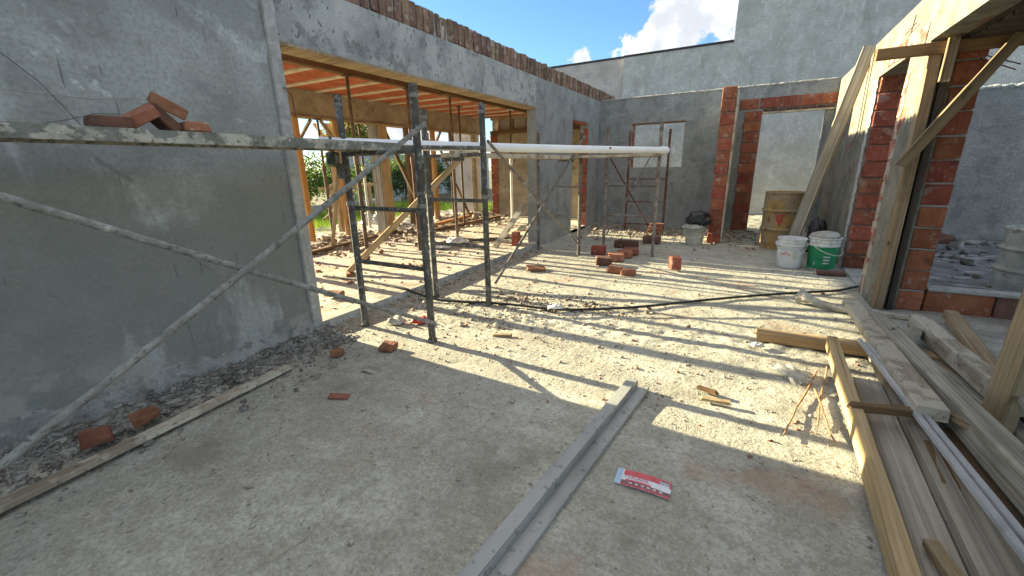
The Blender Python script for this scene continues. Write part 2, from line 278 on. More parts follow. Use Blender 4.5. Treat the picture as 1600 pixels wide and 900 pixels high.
# ------------------------------------------------------------------ geometry helpers
class MB:
    def __init__(s): s.v = []; s.f = []; s.sm = []
    def add(s, vs, fs, smooth=False):
        o = len(s.v); s.v += [tuple(v) for v in vs]; s.f += [tuple(i+o for i in f) for f in fs]; s.sm += [smooth]*len(fs)
    def box(s, x0, x1, y0, y1, z0, z1):
        s.add([(x0,y0,z0),(x1,y0,z0),(x1,y1,z0),(x0,y1,z0),(x0,y0,z1),(x1,y0,z1),(x1,y1,z1),(x0,y1,z1)],
              [(0,3,2,1),(4,5,6,7),(0,1,5,4),(1,2,6,5),(2,3,7,6),(3,0,4,7)])
        return s
    def cbox(s, sx, sy, sz, b=.006, jit=0.0, c=(0,0,0), rng=random):
        hx, hy, hz = sx/2, sy/2, sz/2; ids = {}; vs = []
        for i in (-1,1):
            for j in (-1,1):
                for k in (-1,1):
                    q = [rng.uniform(-jit, jit) for _ in range(3)]
                    bb = b*rng.uniform(.6, 1.8) if jit else b
                    for n, p in (('x', (hx, hy-bb, hz-bb)), ('y', (hx-bb, hy, hz-bb)), ('z', (hx-bb, hy-bb, hz))):
                        ids[i,j,k,n] = len(vs); vs.append((c[0]+i*p[0]+q[0], c[1]+j*p[1]+q[1], c[2]+k*p[2]+q[2]))
        fs = []
        for t in (-1,1):
            fs.append([ids[t,a,b_,'x'] for a,b_ in ((-1,-1),(1,-1),(1,1),(-1,1))])
            fs.append([ids[a,t,b_,'y'] for a,b_ in ((-1,-1),(1,-1),(1,1),(-1,1))])
            fs.append([ids[a,b_,t,'z'] for a,b_ in ((-1,-1),(1,-1),(1,1),(-1,1))])
            for u in (-1,1):
                fs.append([ids[t,u,-1,'x'],ids[t,u,1,'x'],ids[t,u,1,'y'],ids[t,u,-1,'y']])
                fs.append([ids[t,-1,u,'x'],ids[t,1,u,'x'],ids[t,1,u,'z'],ids[t,-1,u,'z']])
                fs.append([ids[-1,t,u,'y'],ids[1,t,u,'y'],ids[1,t,u,'z'],ids[-1,t,u,'z']])
                for w in (-1,1): fs.append([ids[t,u,w,'x'],ids[t,u,w,'y'],ids[t,u,w,'z']])
        cc = Vector(c); out = []
        for f in fs:
            a = [Vector(vs[i]) for i in f]; n = (a[1]-a[0]).cross(a[2]-a[0]); m = sum(a, Vector())/len(a) - cc
            out.append(f if n.dot(m) > 0 else f[::-1])
        s.add(vs, out); return s
    def tube(s, pts, r, n=10, caps=True):
        pts = [Vector(p) for p in pts]; rs = r if isinstance(r, (list, tuple)) else [r]*len(pts)
        vs = []; fs = []; up = Vector((0,0,1))
        d0 = (pts[1]-pts[0]).normalized()
        a = d0.cross(up if abs(d0.z) < .9 else Vector((1,0,0))).normalized()
        for i, p in enumerate(pts):
            d = ((pts[min(i+1,len(pts)-1)]-pts[max(i-1,0)])).normalized()
            a = (a - d*a.dot(d)).normalized(); b = d.cross(a)
            for k in range(n):
                t = 2*math.pi*k/n; vs.append(p + rs[i]*(a*math.cos(t)+b*math.sin(t)))
        for i in range(len(pts)-1):
            for k in range(n): fs.append((i*n+k, i*n+(k+1)%n, (i+1)*n+(k+1)%n, (i+1)*n+k))
        s.add(vs, fs, True)
        if caps:
            e = (len(pts)-1)*n
            s.add([vs[k] for k in range(n)], [tuple(range(n))[::-1]]); s.add([vs[e+k] for k in range(n)], [tuple(range(n))])
        return s
    def lathe(s, prof, n=28, c=(0,0,0), smooth=True):
        vs = []; fs = []
        for r, z in prof:
            for k in range(n): t = 2*math.pi*k/n; vs.append((c[0]+r*math.cos(t), c[1]+r*math.sin(t), c[2]+z))
        for i in range(len(prof)-1):
            for k in range(n): fs.append((i*n+k, i*n+(k+1)%n, (i+1)*n+(k+1)%n, (i+1)*n+k))
        s.add(vs, fs, smooth); return s
    def mesh(s, name):
        me = bpy.data.meshes.new(name); me.from_pydata(s.v, [], s.f); me.polygons.foreach_set('use_smooth', s.sm); me.update(); return me
def put(name, mesh, mat, parent=None, loc=None, mtx=None):
    if isinstance(mesh, MB): mesh = mesh.mesh(name)
    if mat is not None and not mesh.materials: mesh.materials.append(M[mat])
    o = bpy.data.objects.new(name, mesh); COL.objects.link(o)
    if parent is not None: o.parent = parent
    if mtx is not None: o.matrix_local = mtx
    elif loc is not None: o.location = loc
    return o
def tag(o, label, cat=None, group=None, kind=None):
    o['label'] = label
    if cat: o['category'] = cat
    if group: o['group'] = group
    if kind: o['kind'] = kind
    return o
def thing(name, label, cat, loc=(0,0,0), rz=0, group=None):
    o = bpy.data.objects.new(name, None); COL.objects.link(o); o.location = loc; o.rotation_euler = (0,0,rz); o.empty_display_size = .1
    return tag(o, label, cat, group)
def struct(o): o['kind'] = 'structure'; return o
def rot(rx=0, ry=0, rz=0, loc=(0,0,0)):
    m = Matrix.Rotation(rz, 4, 'Z') @ Matrix.Rotation(ry, 4, 'Y') @ Matrix.Rotation(rx, 4, 'X'); m.translation = loc; return m
def along(p0, p1, roll=0.0):
    """frame with +X from p0 to p1, Z as near up as it gets, origin at p0"""
    p0, p1 = Vector(p0), Vector(p1); x = (p1-p0).normalized()
    y = Vector((0,0,1)).cross(x)
    if y.length < .05: y = Vector((0,1,0)).cross(x)*-1 if abs(x.y) < .9 else Vector((1,0,0))
    y.normalize(); z = x.cross(y)
    c, s = math.cos(roll), math.sin(roll); y2 = c*y+s*z; z2 = -s*y+c*z
    m = Matrix((x, y2, z2)).transposed().to_4x4(); m.translation = p0; return m, (p1-p0).length
def timber_mesh(name, L, w, h, seed=0, wob=.0022, nseg=None, ends=.012):
    r = random.Random(seed); nseg = nseg or max(3, min(12, int(L/.3))); b = min(w, h)*.055
    cs = [(w/2-b,-h/2),(w/2,-h/2+b),(w/2,h/2-b),(w/2-b,h/2),(-w/2+b,h/2),(-w/2,h/2-b),(-w/2,-h/2+b),(-w/2+b,-h/2)]
    vs = []; fs = []
    bow = r.uniform(-1,1)*L*.003; bow2 = r.uniform(-1,1)*L*.002
    for i in range(nseg+1):
        t = i/nseg; oy = bow*4*t*(1-t); oz = bow2*4*t*(1-t)
        for (y, z) in cs:
            e = r.uniform(-ends, ends) if i in (0, nseg) else 0
            vs.append((t*L+e, y+oy+r.uniform(-wob,wob), z+oz+r.uniform(-wob,wob)))
    for i in range(nseg):
        for k in range(8): fs.append((i*8+k, i*8+(k+1)%8, (i+1)*8+(k+1)%8, (i+1)*8+k))
    fs.append(tuple(range(8))[::-1]); fs.append(tuple(nseg*8+k for k in range(8)))
    m = MB(); m.add(vs, fs); return m.mesh(name)
_seed = [0]
def timber(name, p0, p1, w, h, mat, label=None, cat=None, parent=None, roll=0.0, group=None, **k):
    _seed[0] += 1; mt, L = along(p0, p1, roll)
    o = put(name, timber_mesh(name, L, w, h, _seed[0], **k), mat, parent, mtx=mt)
    if label: tag(o, label, cat or 'timber', group)
    return o
def brick_mesh(L, w, h, seed, jit=.004, b=.006):
    m = MB(); m.cbox(L, w, h, b, jit, rng=random.Random(seed)); return m.mesh('brick')
# numpy value noise
def _hash(ix, iy, s):
    h = (ix.astype(np.int64)*374761393 + iy.astype(np.int64)*668265263 + s*1442695041) & 0xffffffff
    h = ((h ^ (h >> 13))*1274126177) & 0xffffffff; return ((h ^ (h >> 16)) & 0xffff)/65535.0
def vn(x, y, s=0):
    ix = np.floor(x); iy = np.floor(y); fx = x-ix; fy = y-iy; fx = fx*fx*(3-2*fx); fy = fy*fy*(3-2*fy)
    a = _hash(ix,iy,s); b = _hash(ix+1,iy,s); c = _hash(ix,iy+1,s); d = _hash(ix+1,iy+1,s)
    return (a*(1-fx)+b*fx)*(1-fy)+(c*(1-fx)+d*fx)*fy
def fbm(x, y, f, o=4, s=0):
    t = np.zeros_like(x); a = 1.0; n = 0
    for i in range(o): t = t + a*(vn(x*f, y*f, s+i*7)-.5); n += a; f *= 2.03; a *= .55
    return t/n*2
def ss(x, a, b):
    t = np.clip((x-a)/(b-a), 0, 1); return t*t*(3-2*t)

# ------------------------------------------------------------------ ground and floors
XL, XR, YB = -3.49, 1.255, 10.82
def fh(x, y):
    rough = .35 + .65*ss(y, 1.9, 2.9)
    h = .012*fbm(x, y, 1.1, 3, 1) + .0055*rough*fbm(x, y, 5, 4, 3) + .0025*rough*fbm(x, y, 27, 2, 5)
    tr = np.exp(-((y-3.85-.15*x)/.35)**2)*.02*fbm(x, y, 9, 3, 9)            # churned strip where the hose lies
    cove = ss(-x, 2.98, 3.47)*ss(-y, -2.55, -2.3)*(.045+.05*fbm(x, y, 4, 4, 12)+.03*fbm(x, y, 15, 3, 13))
    kerb = ss(-x, 3.25, 3.48)*ss(y, 2.3, 2.7)*.03*(1+fbm(x, y, 6, 3, 15))
    crack = -.04*np.exp(-((x+1.50-.06*(y-1.2)+.05*fbm(x, y, 5, 4, 20))/.016)**2)*ss(-y, -1.7, -1.45)*ss(fbm(x, y, 2.2, 2, 21), -.35, .05)
    back = ss(y, 9.2, 10.8)*.04*(1+fbm(x, y, 3, 4, 17))
    return h + tr + np.maximum(cove, -.01) + kerb + crack + back
def sheet(name, xs, ys, fn, mat):
    X, Y = np.meshgrid(xs, ys); Z = fn(X, Y); nx, ny = len(xs), len(ys)
    me = bpy.data.meshes.new(name); me.vertices.add(nx*ny)
    me.vertices.foreach_set('co', np.stack([X, Y, Z], -1).astype(np.float32).ravel())
    i = np.arange((nx-1)*(ny-1)); r = i//(nx-1); c = i % (nx-1); a = r*nx+c
    idx = np.stack([a, a+1, a+nx+1, a+nx], -1).astype(np.int32)
    me.loops.add(idx.size); me.loops.foreach_set('vertex_index', idx.ravel())
    me.polygons.add(len(idx)); me.polygons.foreach_set('loop_start', np.arange(len(idx), dtype=np.int32)*4); me.polygons.foreach_set('loop_total', np.full(len(idx), 4, np.int32))
    me.polygons.foreach_set('use_smooth', np.ones(len(idx), bool)); me.update(calc_edges=True); me.validate()
    return put(name, me, mat)
ys = [-1.6]
while ys[-1] < YB+3.4: ys.append(ys[-1] + (.017 if .4 < ys[-1] < 4.5 else (.06 if ys[-1] < .4 else .02+.004*(ys[-1]-4.5))))
struct(sheet('floor', np.concatenate([np.arange(-3.5, 1.27, .017), np.arange(1.30, 6.6, .08)]), np.array(ys), fh, 'floor'))
def th(x, y):
    heap = ss(-x, 6.4, 7.4)*ss(y, 4.6, 5.6)*(.06+.12*fbm(x, y, 1.7, 4, 31))
    lip = np.where(x > XL-.012, 0, 1)
    return .10 + .008*fbm(x, y, 6, 4, 30)*lip + .006*fbm(x, y, 18, 3, 33)*lip + np.maximum(heap, 0)
struct(sheet('terrace_floor', np.concatenate([np.arange(-9.2, -3.5, .05), [XL]]), np.arange(-1.0, 11.25, .05), th, 'terrace_floor'))
kb = MB(); n = 60
for i in range(n):
    y0, y1 = 2.38+(7.13-2.38)*i/n, 2.38+(7.13-2.38)*(i+1)/n
    j = .012*math.sin(i*1.7)+.01*math.sin(i*.6)
    kb.add([(XL+.003+j, y0, -.05), (XL+.003+j, y1, -.05), (XL+.003, y1, .10), (XL+.003, y0, .10)], [(0,1,2,3)])
struct(put('slab_edge', kb, 'concrete'))
g = MB(); g.box(-300, 300, -300, 300, -.4, -.12); struct(put('ground', g, 'soil'))

# ------------------------------------------------------------------ walls of the left side
w = thing('plastered_wall', 'tall smooth grey plastered wall filling the left of the view', 'wall', (XL, 2.38, 0))
b = MB(); b.box(-.18, 0, -5.4, 0, -.1, 3.02); put('wall_body', b, 'plaster_smooth', w)
b = MB(); b.cbox(.035, .095, 2.94, .004, .002, (.0195, -.05, 1.53)); tag(put('batten', b, 'mortar', w), 'pale cement-covered guide board up the edge of the wall')
def skirt(Yg, Zg):
    edge = ss(fbm(Yg, Zg, 3.2, 4, 80) + (.17-Zg)*7, -.12, .02)
    return .020*edge*ss(Zg, .34, .20) + .05*ss(-Zg, -.16, .0)*(1+.6*fbm(Yg, Zg, 8, 3, 82)) + .006*edge*fbm(Yg, Zg, 18, 3, 83) - .004
Yg, Zg = np.meshgrid(np.arange(-3.2, .001, .018), np.arange(-.02, .36, .016)); Xg = skirt(Yg, Zg); nx = Yg.shape[1]; b = MB()
b.add(np.stack([Xg, Yg, Zg], -1).reshape(-1, 3).tolist(), [(r*nx+c, r*nx+c+1, (r+1)*nx+c+1, (r+1)*nx+c) for r in range(Yg.shape[0]-1) for c in range(nx-1)], True)
tag(put('broken_plaster_foot', b, 'plaster_foot', w), 'crumbling lumpy plaster at the foot of the wall')
for pts, m_, r_ in ((((.4, 1.955), (.77, 1.95), (.87, 1.95), (.98, 1.95), (1.13, 1.942), (1.26, 1.965), (1.40, 1.975)), 'mortar', .0022), (((.70, 2.30), (.81, 2.13), (.92, 2.01), (.99, 1.89), (1.06, 1.76)), 'membrane', .0015), (((.84, 1.77), (.92, 1.80), (1.0, 1.82), (1.12, 1.862), (1.25, 1.87)), 'membrane', .0013)):
    b = MB(); b.tube([(.0005, y_-2.38, z_) for y_, z_ in pts], r_, 6); put('scratch_line', b, m_, w)
b = MB(); b.tube([(0,0,0),(.03,.02,.01),(.06,.05,-.05),(.065,.055,-.22)], .004, 6)
tag(put('bent_wire', b, 'steel_red', loc=(XL+.02, 2.33, 2.16)), 'short bent steel wire sticking out of the wall edge', 'wire')

w = thing('concrete_beam', 'long grey concrete beam over the wide terrace opening', 'beam', (XL, 2.38, 2.5))
b = MB(); b.box(-.178, -.003, .002, 4.748, .03, .52); put('beam_body', b, 'concrete', w)
b = MB(); b.cbox(.24, 4.73, .028, .003, .001, (-.10, 2.37, .012)); tag(put('formwork_board', b, 'wood_tan', w), 'pale timber board under the beam')

w = thing('plastered_wall', 'grey plastered wall with narrow doorway between terrace opening and back corner', 'wall', (XL, 7.13, 0))
b = MB()
for y0, y1, z0, z1 in ((0, 1.77, -.1, 3.02), (1.77, 2.79, 2.47, 3.02), (2.79, 3.69, -.1, 3.02)): b.box(-.18, 0, y0, y1, z0, z1)
put('wall_body', b, 'plaster_grey', w)
hb = [brick_mesh(.16, .04, .195, 100+i, .003) for i in range(4)]
for i in range(11): put('brick', hb[i % 4], 'hollow_brick', w, mtx=rot(0, 0, 0, (-.085, 2.785, .12+i*.213)))
hb = [brick_mesh(.16, .33, .06, 110+i, .004) for i in range(3)]
for i in range(3): put('brick', hb[i], 'hollow_brick', w, loc=(-.085, 1.945+i*.335, 2.45))

w = thing('brick_parapet', 'row of old upright bricks along the top of the left wall', 'parapet', (XL, 2.0, 3.02))
ob = [brick_mesh(.13, .098, .252, 200+i, .007, .006) for i in range(7)]
b = MB(); b.box(-.155, -.03, -3.6, 10.2, 0, .215); put('mortar_bed', b, 'mortar', w)
y = -3.5; i = 0
while y < 10.0:
    put('brick', ob[i*5 % 7], 'brick_old', w, mtx=rot(random.gauss(0, .025), random.gauss(0, .03), random.gauss(0, .03), (-.075+random.gauss(0, .006), y, .132+random.gauss(0, .006))))
    y += .112+random.uniform(-.006, .008); i += 1

# ------------------------------------------------------------------ back wall, partition, high wall behind
w = thing('plastered_wall', 'grey back wall with square window opening and red brick doorway', 'wall', (0, YB, 0))
b = MB()
for x0, x1, z0, z1 in ((XL-.2, -2.69, -.1, 3.05), (-2.69, -1.51, -.1, 1.45), (-2.69, -1.51, 2.47, 3.05), (-1.51, .01, -.1, 3.05), (.01, 1.10, 2.50, 3.05), (1.10, 1.66, -.1, 3.05), (1.66, 7, -.1, 2.66)): b.box(x0, x1, 0, .18, z0, z1)
put('wall_body', b, 'plaster_grey', w)
b = MB(); b.cbox(1.22, .16, .03, .003, .002, (-2.10, .07, 2.452)); put('window_lintel', b, 'wood_brown', w)
hb = [brick_mesh(.03, .15, .19, 120+i, .003) for i in range(3)]
for i in range(5): put('brick', hb[i % 3], 'hollow_brick', w, loc=(-2.682, .085, 1.55+i*.205))
def ragged(name, pts_fn, n, mat, parent, thick):
    """uneven mortar ridge running along X: pts_fn(t) gives (x, z, half-height)"""
    m = MB(); vs = []
    for i in range(n+1):
        x, z, hh = pts_fn(i/n); j = random.uniform(-.35, .35)*hh
        vs += [(x, .005, z-hh*random.uniform(.5, 1.1)), (x, -thick*random.uniform(.5, 1.2), z+j), (x, -thick*random.uniform(.3, .9), z+hh*random.uniform(.4, .8)), (x, .005, z+hh*random.uniform(.6, 1.2))]
    fs = []
    for i in range(n):
        for k in range(3): fs.append((i*4+k, (i+1)*4+k, (i+1)*4+k+1, i*4+k+1))
    m.add(vs, fs, True); return put(name, m, mat, parent)
ragged('mortar_ridge', lambda t: (XL+.02+t*4.7, 3.045, .022), 130, 'mortar', w, .03)
ragged('mortar_ridge', lambda t: (1.7+t*4, 2.66, .05), 90, 'plaster_light', w, .05)
hb = [brick_mesh(.325, .03, .20, 130+i, .003) for i in range(4)]; hs = [brick_mesh(.10, .03, .20, 140+i, .003) for i in range(3)]; hm = [brick_mesh(.20, .03, .20, 144+i, .003) for i in range(3)]
for i in range(12):
    z = .10+i*.214
    if i % 2 == 0: put('brick', hb[i % 4], 'hollow_brick', w, loc=(-.16, -.008, z))
    else:
        put('brick', hm[i % 3], 'hollow_brick', w, loc=(-.21, -.008, z)); put('brick', hs[i % 3], 'hollow_brick', w, loc=(-.05, -.008, z))
hl = [brick_mesh(.335, .03, .20, 150+i, .003) for i in range(3)]
for i in range(5): put('brick', hl[i % 3], 'hollow_brick', w, loc=(-.235+i*.348-(.02 if i == 0 else 0), -.008, 2.70))
hc = [brick_mesh(.12, .03, .055, 155+i, .004) for i in range(3)]
for i in range(9): put('brick', hc[i % 3], 'brick_dark', w, loc=(.08+i*.135, -.008, 2.56))
b = MB(); b.cbox(1.24, .05, .03, .003, .002, (.63, -.012, 2.508)); put('lintel_board', b, 'wood_cement', w)

w = thing('partition_wall', 'freestanding red brick wall end with pale board up its right edge', 'wall', (-.54, 8.93, 0))
b = MB(); b.box(-.105, .105, .015, 1.888, -.05, 2.80); put('wall_body', b, 'plaster_grey', w)
hb = [brick_mesh(.232, .10, .205, 160+i, .004) for i in range(5)]
for i in range(13): put('brick', hb[i*3 % 5], 'hollow_brick', w, mtx=rot(0, 0, random.gauss(0, .015), (random.gauss(0, .004), .045, .105+i*.217)))
b = MB(); b.cbox(.03, .11, 2.74, .004, .003, (.135, .06, 1.38)); put('batten', b, 'wood_cement', w)

w = thing('boundary_wall', 'tall stepped rough grey wall behind the back wall under the sky', 'wall', (0, 14.2, 0))
b = MB(); b.box(-3.93, -.905, 0, .2, -.1, 4.70); b.box(-.905, 10, 0, .2, -.1, 7.2); put('wall_body', b, 'plaster_light', w)
b = MB(); b.box(-7.4, -3.932, .1, .3, -.1, 4.71); tag(put('wall_body', b, 'plaster_pink', w), 'pinkish grey stretch of the wall')
b = MB(); b.box(-7.4, -3.93, .08, .34, 4.713, 4.77); b.box(-3.927, -.908, -.02, .22, 4.703, 4.76); tag(put('coping', b, 'membrane', w), 'black capping strip')

# ------------------------------------------------------------------ right wall
w = thing('plastered_wall', 'right wall with a door opening, sunlit plaster on its upper half', 'wall', (XR, 5.55, 0))
b = MB()
for y0, y1, z0, z1 in ((1.90, 5.27, -.1, 3.02), (.58, 1.90, 2.53, 3.02), (0, .58, -.1, 2.53), (0, .58, 2.53, 3.02)): b.box(0, .20 if y0 == 0 else .40, y0, y1, z0, z1)
put('wall_body', b, 'plaster_sun', w)
hb = [brick_mesh(.36, .04, .195, 170+i, .004) for i in range(5)]
for i in range(12): put('brick', hb[i*2 % 5], 'hollow_brick', w, loc=(.205, 1.895, .11+i*.212))
hb = [brick_mesh(.03, .32, .17, 180+i, .005) for i in range(3)]
for i in range(4): put('brick', hb[i % 3], 'brick_smeared', w, loc=(.004, .30+i*.345, 2.63+.01*i))
hb = [brick_mesh(.026, .16, .198, 183+i, .006) for i in range(4)]
for i in range(11): put('brick', hb[i*3 % 4], 'brick_smeared', w, loc=(.006, .505, .11+i*.213))
for yy, h in ((1.93, 2.5),):
    m = MB(); vs = []
    for i in range(61):
        z = i/60*h; a = random.uniform(-.035, .02)
        vs += [(.004, a, z), (-.02*random.uniform(.4, 1.3), .03+a*.4, z), (-.012, .10+random.uniform(-.02, .02), z), (.004, .17+random.uniform(-.03, .03), z)]
    fs = []
    for i in range(60):
        for k in range(3): fs.append((i*4+k, i*4+k+1, (i+1)*4+k+1, (i+1)*4+k))
    m.add(vs, fs, True); put('plaster_edge', m, 'mortar', w, loc=(0, yy-.02, 0))
b = MB(); b.box(.02, .42, .60, 1.86, -.05, .03); tag(put('threshold', b, 'concrete', w), 'pale concrete doorstep')

for i, (a_, c_) in enumerate((((-.03, .62, 2.74), (-.02, .62, 2.90)), ((-.03, .50, 2.80), (-.03, .86, 2.77)))):
    b = MB(); b.tube([a_, c_], .005, 6); put('tie_wire', b, 'steel_red', w)
w = thing('brick_pier', 'red hollow brick pier beside the timber post on the right', 'pier', (1.46, 5.56, 0))
b = MB(); b.box(.004, .196, .03, .30, -.05, 2.6); put('mortar_core', b, 'mortar', w)
hb = [brick_mesh(.205, .30, .198, 190+i, .004) for i in range(5)]
for i in range(12): put('brick', hb[i*2 % 5], 'hollow_brick', w, mtx=rot(0, 0, random.gauss(0, .012), (.102+random.gauss(0, .003), .155, .10+i*.214)))
w = thing('brick_sill', 'low wall of dark red hollow bricks right of the pier', 'wall', (1.67, 5.60, 0))
hb = [brick_mesh(.50, .13, .215, 195+i, .004) for i in range(3)]
for i in range(5): put('brick', hb[i % 3], 'brick_dark' if i % 2 else 'hollow_brick', w, loc=(.26+i*.515, .065, .10))
b = MB(); b.cbox(2.6, .15, .04, .008, .004, (1.31, .066, .232)); put('mortar_cap', b, 'mortar', w)

w = thing('concrete_beam', 'sunlit yellowish concrete beam running toward the viewer at upper right', 'beam', (XR, 5.55, 2.53))
b = MB(); b.box(-.004, .20, -7.5, -.003, 0, .50); put('beam_body', b, 'plaster_sun', w)
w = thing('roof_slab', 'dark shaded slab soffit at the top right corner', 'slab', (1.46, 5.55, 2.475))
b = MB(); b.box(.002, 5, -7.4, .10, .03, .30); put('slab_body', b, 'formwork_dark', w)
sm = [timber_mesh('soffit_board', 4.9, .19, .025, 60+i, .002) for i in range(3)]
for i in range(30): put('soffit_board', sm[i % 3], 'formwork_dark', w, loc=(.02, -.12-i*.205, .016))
w = thing('plastered_column', 'plain corner column carrying the sunlit beam near the viewer', 'column', (XR, -1.7, 0))
b = MB(); b.box(0, .2, 0, .2, -.1, 2.528); put('column_body', b, 'plaster_sun', w)

timber('formwork_post', (1.30, 5.50, .0), (1.285, 5.50, 2.40), .085, .105, 'wood_tan', 'squared tan timber post standing against the right wall end', 'post')
timber('formwork_post', (1.40, 5.52, .0), (1.395, 5.52, 2.42), .05, .06, 'formwork_dark', 'dark narrow stud between the tan post and the brick pier', 'post')
timber('formwork_plank', (.86, 5.44, 2.44), (3.4, 5.44, 2.44), .05, .095, 'wood_brown', 'horizontal brown plank under the sunlit beam, sticking out left', 'plank')
timber('formwork_cleat', (1.365, 5.385, 2.16), (1.365, 5.385, 2.50), .07, .045, 'wood_dull', 'short upright cleat nailed over the horizontal plank', 'timber')
timber('formwork_brace', (1.19, 5.34, 1.44), (1.76, 5.36, 2.46), .045, .085, 'wood_dull', 'diagonal timber brace beside the tan post', 'brace')
for i, (a, c) in enumerate((((1.58, 5.60, 2.40), (1.86, 5.52, 2.26)), ((1.60, 5.60, 2.36), (1.84, 5.52, 2.22)))):
    b = MB(); b.tube([a, c], .005, 6); tag(put('reinforcing_bar', b, 'steel_red'), ('upper' if i == 0 else 'lower') + ' of two thin steel bars jutting from the brick pier top', 'rebar', 'bars out of the pier')
timber('leaning_plank', (.60, 7.86, .02), (1.19, 8.06, 3.02), .14, .045, 'wood_grey', 'long grey plank leaning on the right wall over the barrel, front one', 'plank', roll=1.3)
timber('leaning_plank', (.66, 8.02, .02), (1.225, 8.24, 2.92), .10, .04, 'wood_tan', 'thin plank leaning close behind the front leaning plank', 'plank', roll=1.3)
timber('flat_board', (1.06, 5.23, .022), (1.62, 5.20, .022), .07, .03, 'wood_cement', 'short pale board lying at the foot of the tan post', 'board')

# dark rubbish on the floor of the right-hand room
def dh(x, y): return .03+.05*np.maximum(fbm(x, y, 2.2, 5, 40), -.3)+.05*ss(y, 9.5, 10.8)
o = sheet('debris_floor', np.arange(1.72, 6.4, .06), np.arange(5.75, 10.8, .06), dh, 'dark_debris'); struct(o)

# ------------------------------------------------------------------ terrace: ceiling, outer beam, posts
w = thing('terrace_ceiling', 'ceiling of orange hollow blocks between pale joists above the terrace', 'ceiling', (-7.2, 2.4, 2.93))
b = MB(); b.box(-.3, 3.53, -3, 8.85, .075, .14); put('slab_topping', b, 'concrete', w)
bm_ = [MB().cbox(.245, .505, .07, .012, .003, rng=random.Random(300+i)).mesh('ceiling_block') for i in range(4)]
jm = timber_mesh('joist', 3.72, .115, .075, 77, .002)
k = 0
for j in range(14):
    yj = .0+j*.64
    put('joist', jm, 'joist', w, loc=(-.1, yj, .028))
    for i in range(14):
        put('ceiling_block', bm_[k*3 % 4], 'ceiling_block', w, loc=(.05+i*.255, yj+.32, .038+random.gauss(0, .002))); k += 1
w = thing('concrete_beam', 'brownish concrete beam along the garden side of the terrace', 'beam', (-7.3, 2.4, 2.5))
b = MB(); b.box(-.2, 0, -3, 8.8, 0, .51); put('beam_body', b, 'concrete_brown', w)
b = MB(); b.cbox(.26, 11.6, .03, .003, .001, (-.1, 2.9, -.018)); put('formwork_board', b, 'wood_tan', w)
timber('ceiling_runner', (-5.12, 2.0, 2.845), (-5.12, 6.6, 2.845), .085, .11, 'wood_brown', 'dark timber runner under the terrace ceiling, nearer length', 'timber', group='ceiling runners')
timber('ceiling_runner', (-5.04, 6.5, 2.845), (-5.04, 11.1, 2.845), .085, .11, 'wood_brown', 'dark timber runner under the terrace ceiling, farther length', 'timber', group='ceiling runners')
def prop(x, y, h, label, mats=('prop_steel', 'prop_steel'), z=.1):
    t = thing('steel_prop', label, 'prop', (x, y, z), 0, 'props under the terrace ceiling')
    b = MB(); b.tube([(0,0,.006),(0,0,h*.58)], .030, 10); put('outer_tube', b, mats[0], t)
    b = MB(); b.tube([(0,0,h*.5),(0,0,h-.012)], .023, 10); put('inner_tube', b, mats[1], t)
    b = MB(); b.tube([(0,0,h*.56),(0,0,h*.60)], .040, 10); put('collar', b, mats[0], t)
    b = MB(); b.cbox(.12, .12, .008, .002, 0, (0,0,.004)); put('base_plate', b, mats[0], t)
    b = MB(); b.cbox(.12, .12, .008, .002, 0, (0,0,h-.008)); put('head_plate', b, mats[0], t)
    return t
prop(-5.12, 4.46, 2.685, 'rusty steel prop behind the first scaffold frame, nearest of the ceiling props')
prop(-5.12, 5.66, 2.685, 'rusty steel prop just left of the nearest tall scaffold post')
prop(-5.08, 6.75, 2.685, 'rusty steel prop seen between the two nearer scaffold frames')
prop(-5.04, 7.8, 2.685, 'rusty steel prop right behind the second scaffold frame')
prop(-5.04, 8.95, 2.685, 'white steel prop in front of the brown terrace wall', ('prop_white', 'prop_steel'))
prop(-4.95, 9.95, 2.685, 'white steel prop nearest the far jamb of the terrace', ('prop_white', 'prop_steel'))
prop(-7.32, 5.56, 2.18, 'dark steel prop under the garden beam beside the orange post', z=.28)
prop(-7.30, 6.52, 2.18, 'pale-footed steel prop under the garden beam left of the boxed column', ('prop_white', 'prop_steel'), z=.28)
def post(x, y, mat, label, w_=.10, z0=.2, brace=True):
    t = thing('timber_post', label, 'post', (x, y, z0), 0, 'timber posts along the terrace edge')
    h = 2.465-z0; mt, L = along((0,0,0), (0,0,h)); _seed[0] += 1
    put('shaft', timber_mesh('shaft', L, w_, w_, _seed[0]), mat, t, mtx=mt)
    if brace:
        for s in (-1, 1):
            mt, L = along((0,.03*s,h-.42), (0,.34*s,h-.02)); put('knee_brace', timber_mesh('knee_brace', L, .05, .05, _seed[0]+s), 'wood_tan', t, mtx=mt)
    return t
post(-7.35, 5.10, 'wood_orange', 'orange timber post right beside the edge of the left wall')
post(-7.34, 5.98, 'wood_orange', 'tall orange timber post with knee braces, second from the left wall')
post(-7.34, 7.95, 'wood_brown', 'brown timber post right of the leaning strut', brace=False)
post(-7.34, 8.92, 'wood_orange', 'slim orange timber post near the white end wall')
post(-7.34, 9.72, 'wood_brown', 'brown timber post in front of the white end wall', brace=False)
post(-7.9, 6.25, 'wood_tan', 'pale timber post standing just behind the tall orange post')
post(-7.9, 9.35, 'wood_brown', 'brown timber post between the slim orange post and the white end wall', brace=False)
prop(-6.3, 7.1, 2.82, 'rusty steel prop out in the middle of the terrace, left of the boxed column foot')
prop(-6.3, 8.7, 2.82, 'rusty steel prop out in the middle of the terrace, near the dark timber')
timber('strut', (-6.9, 5.2, .16), (-7.28, 6.0, 2.1), .06, .05, 'wood_tan', 'slanting pale strut between the two left orange posts', 'strut')
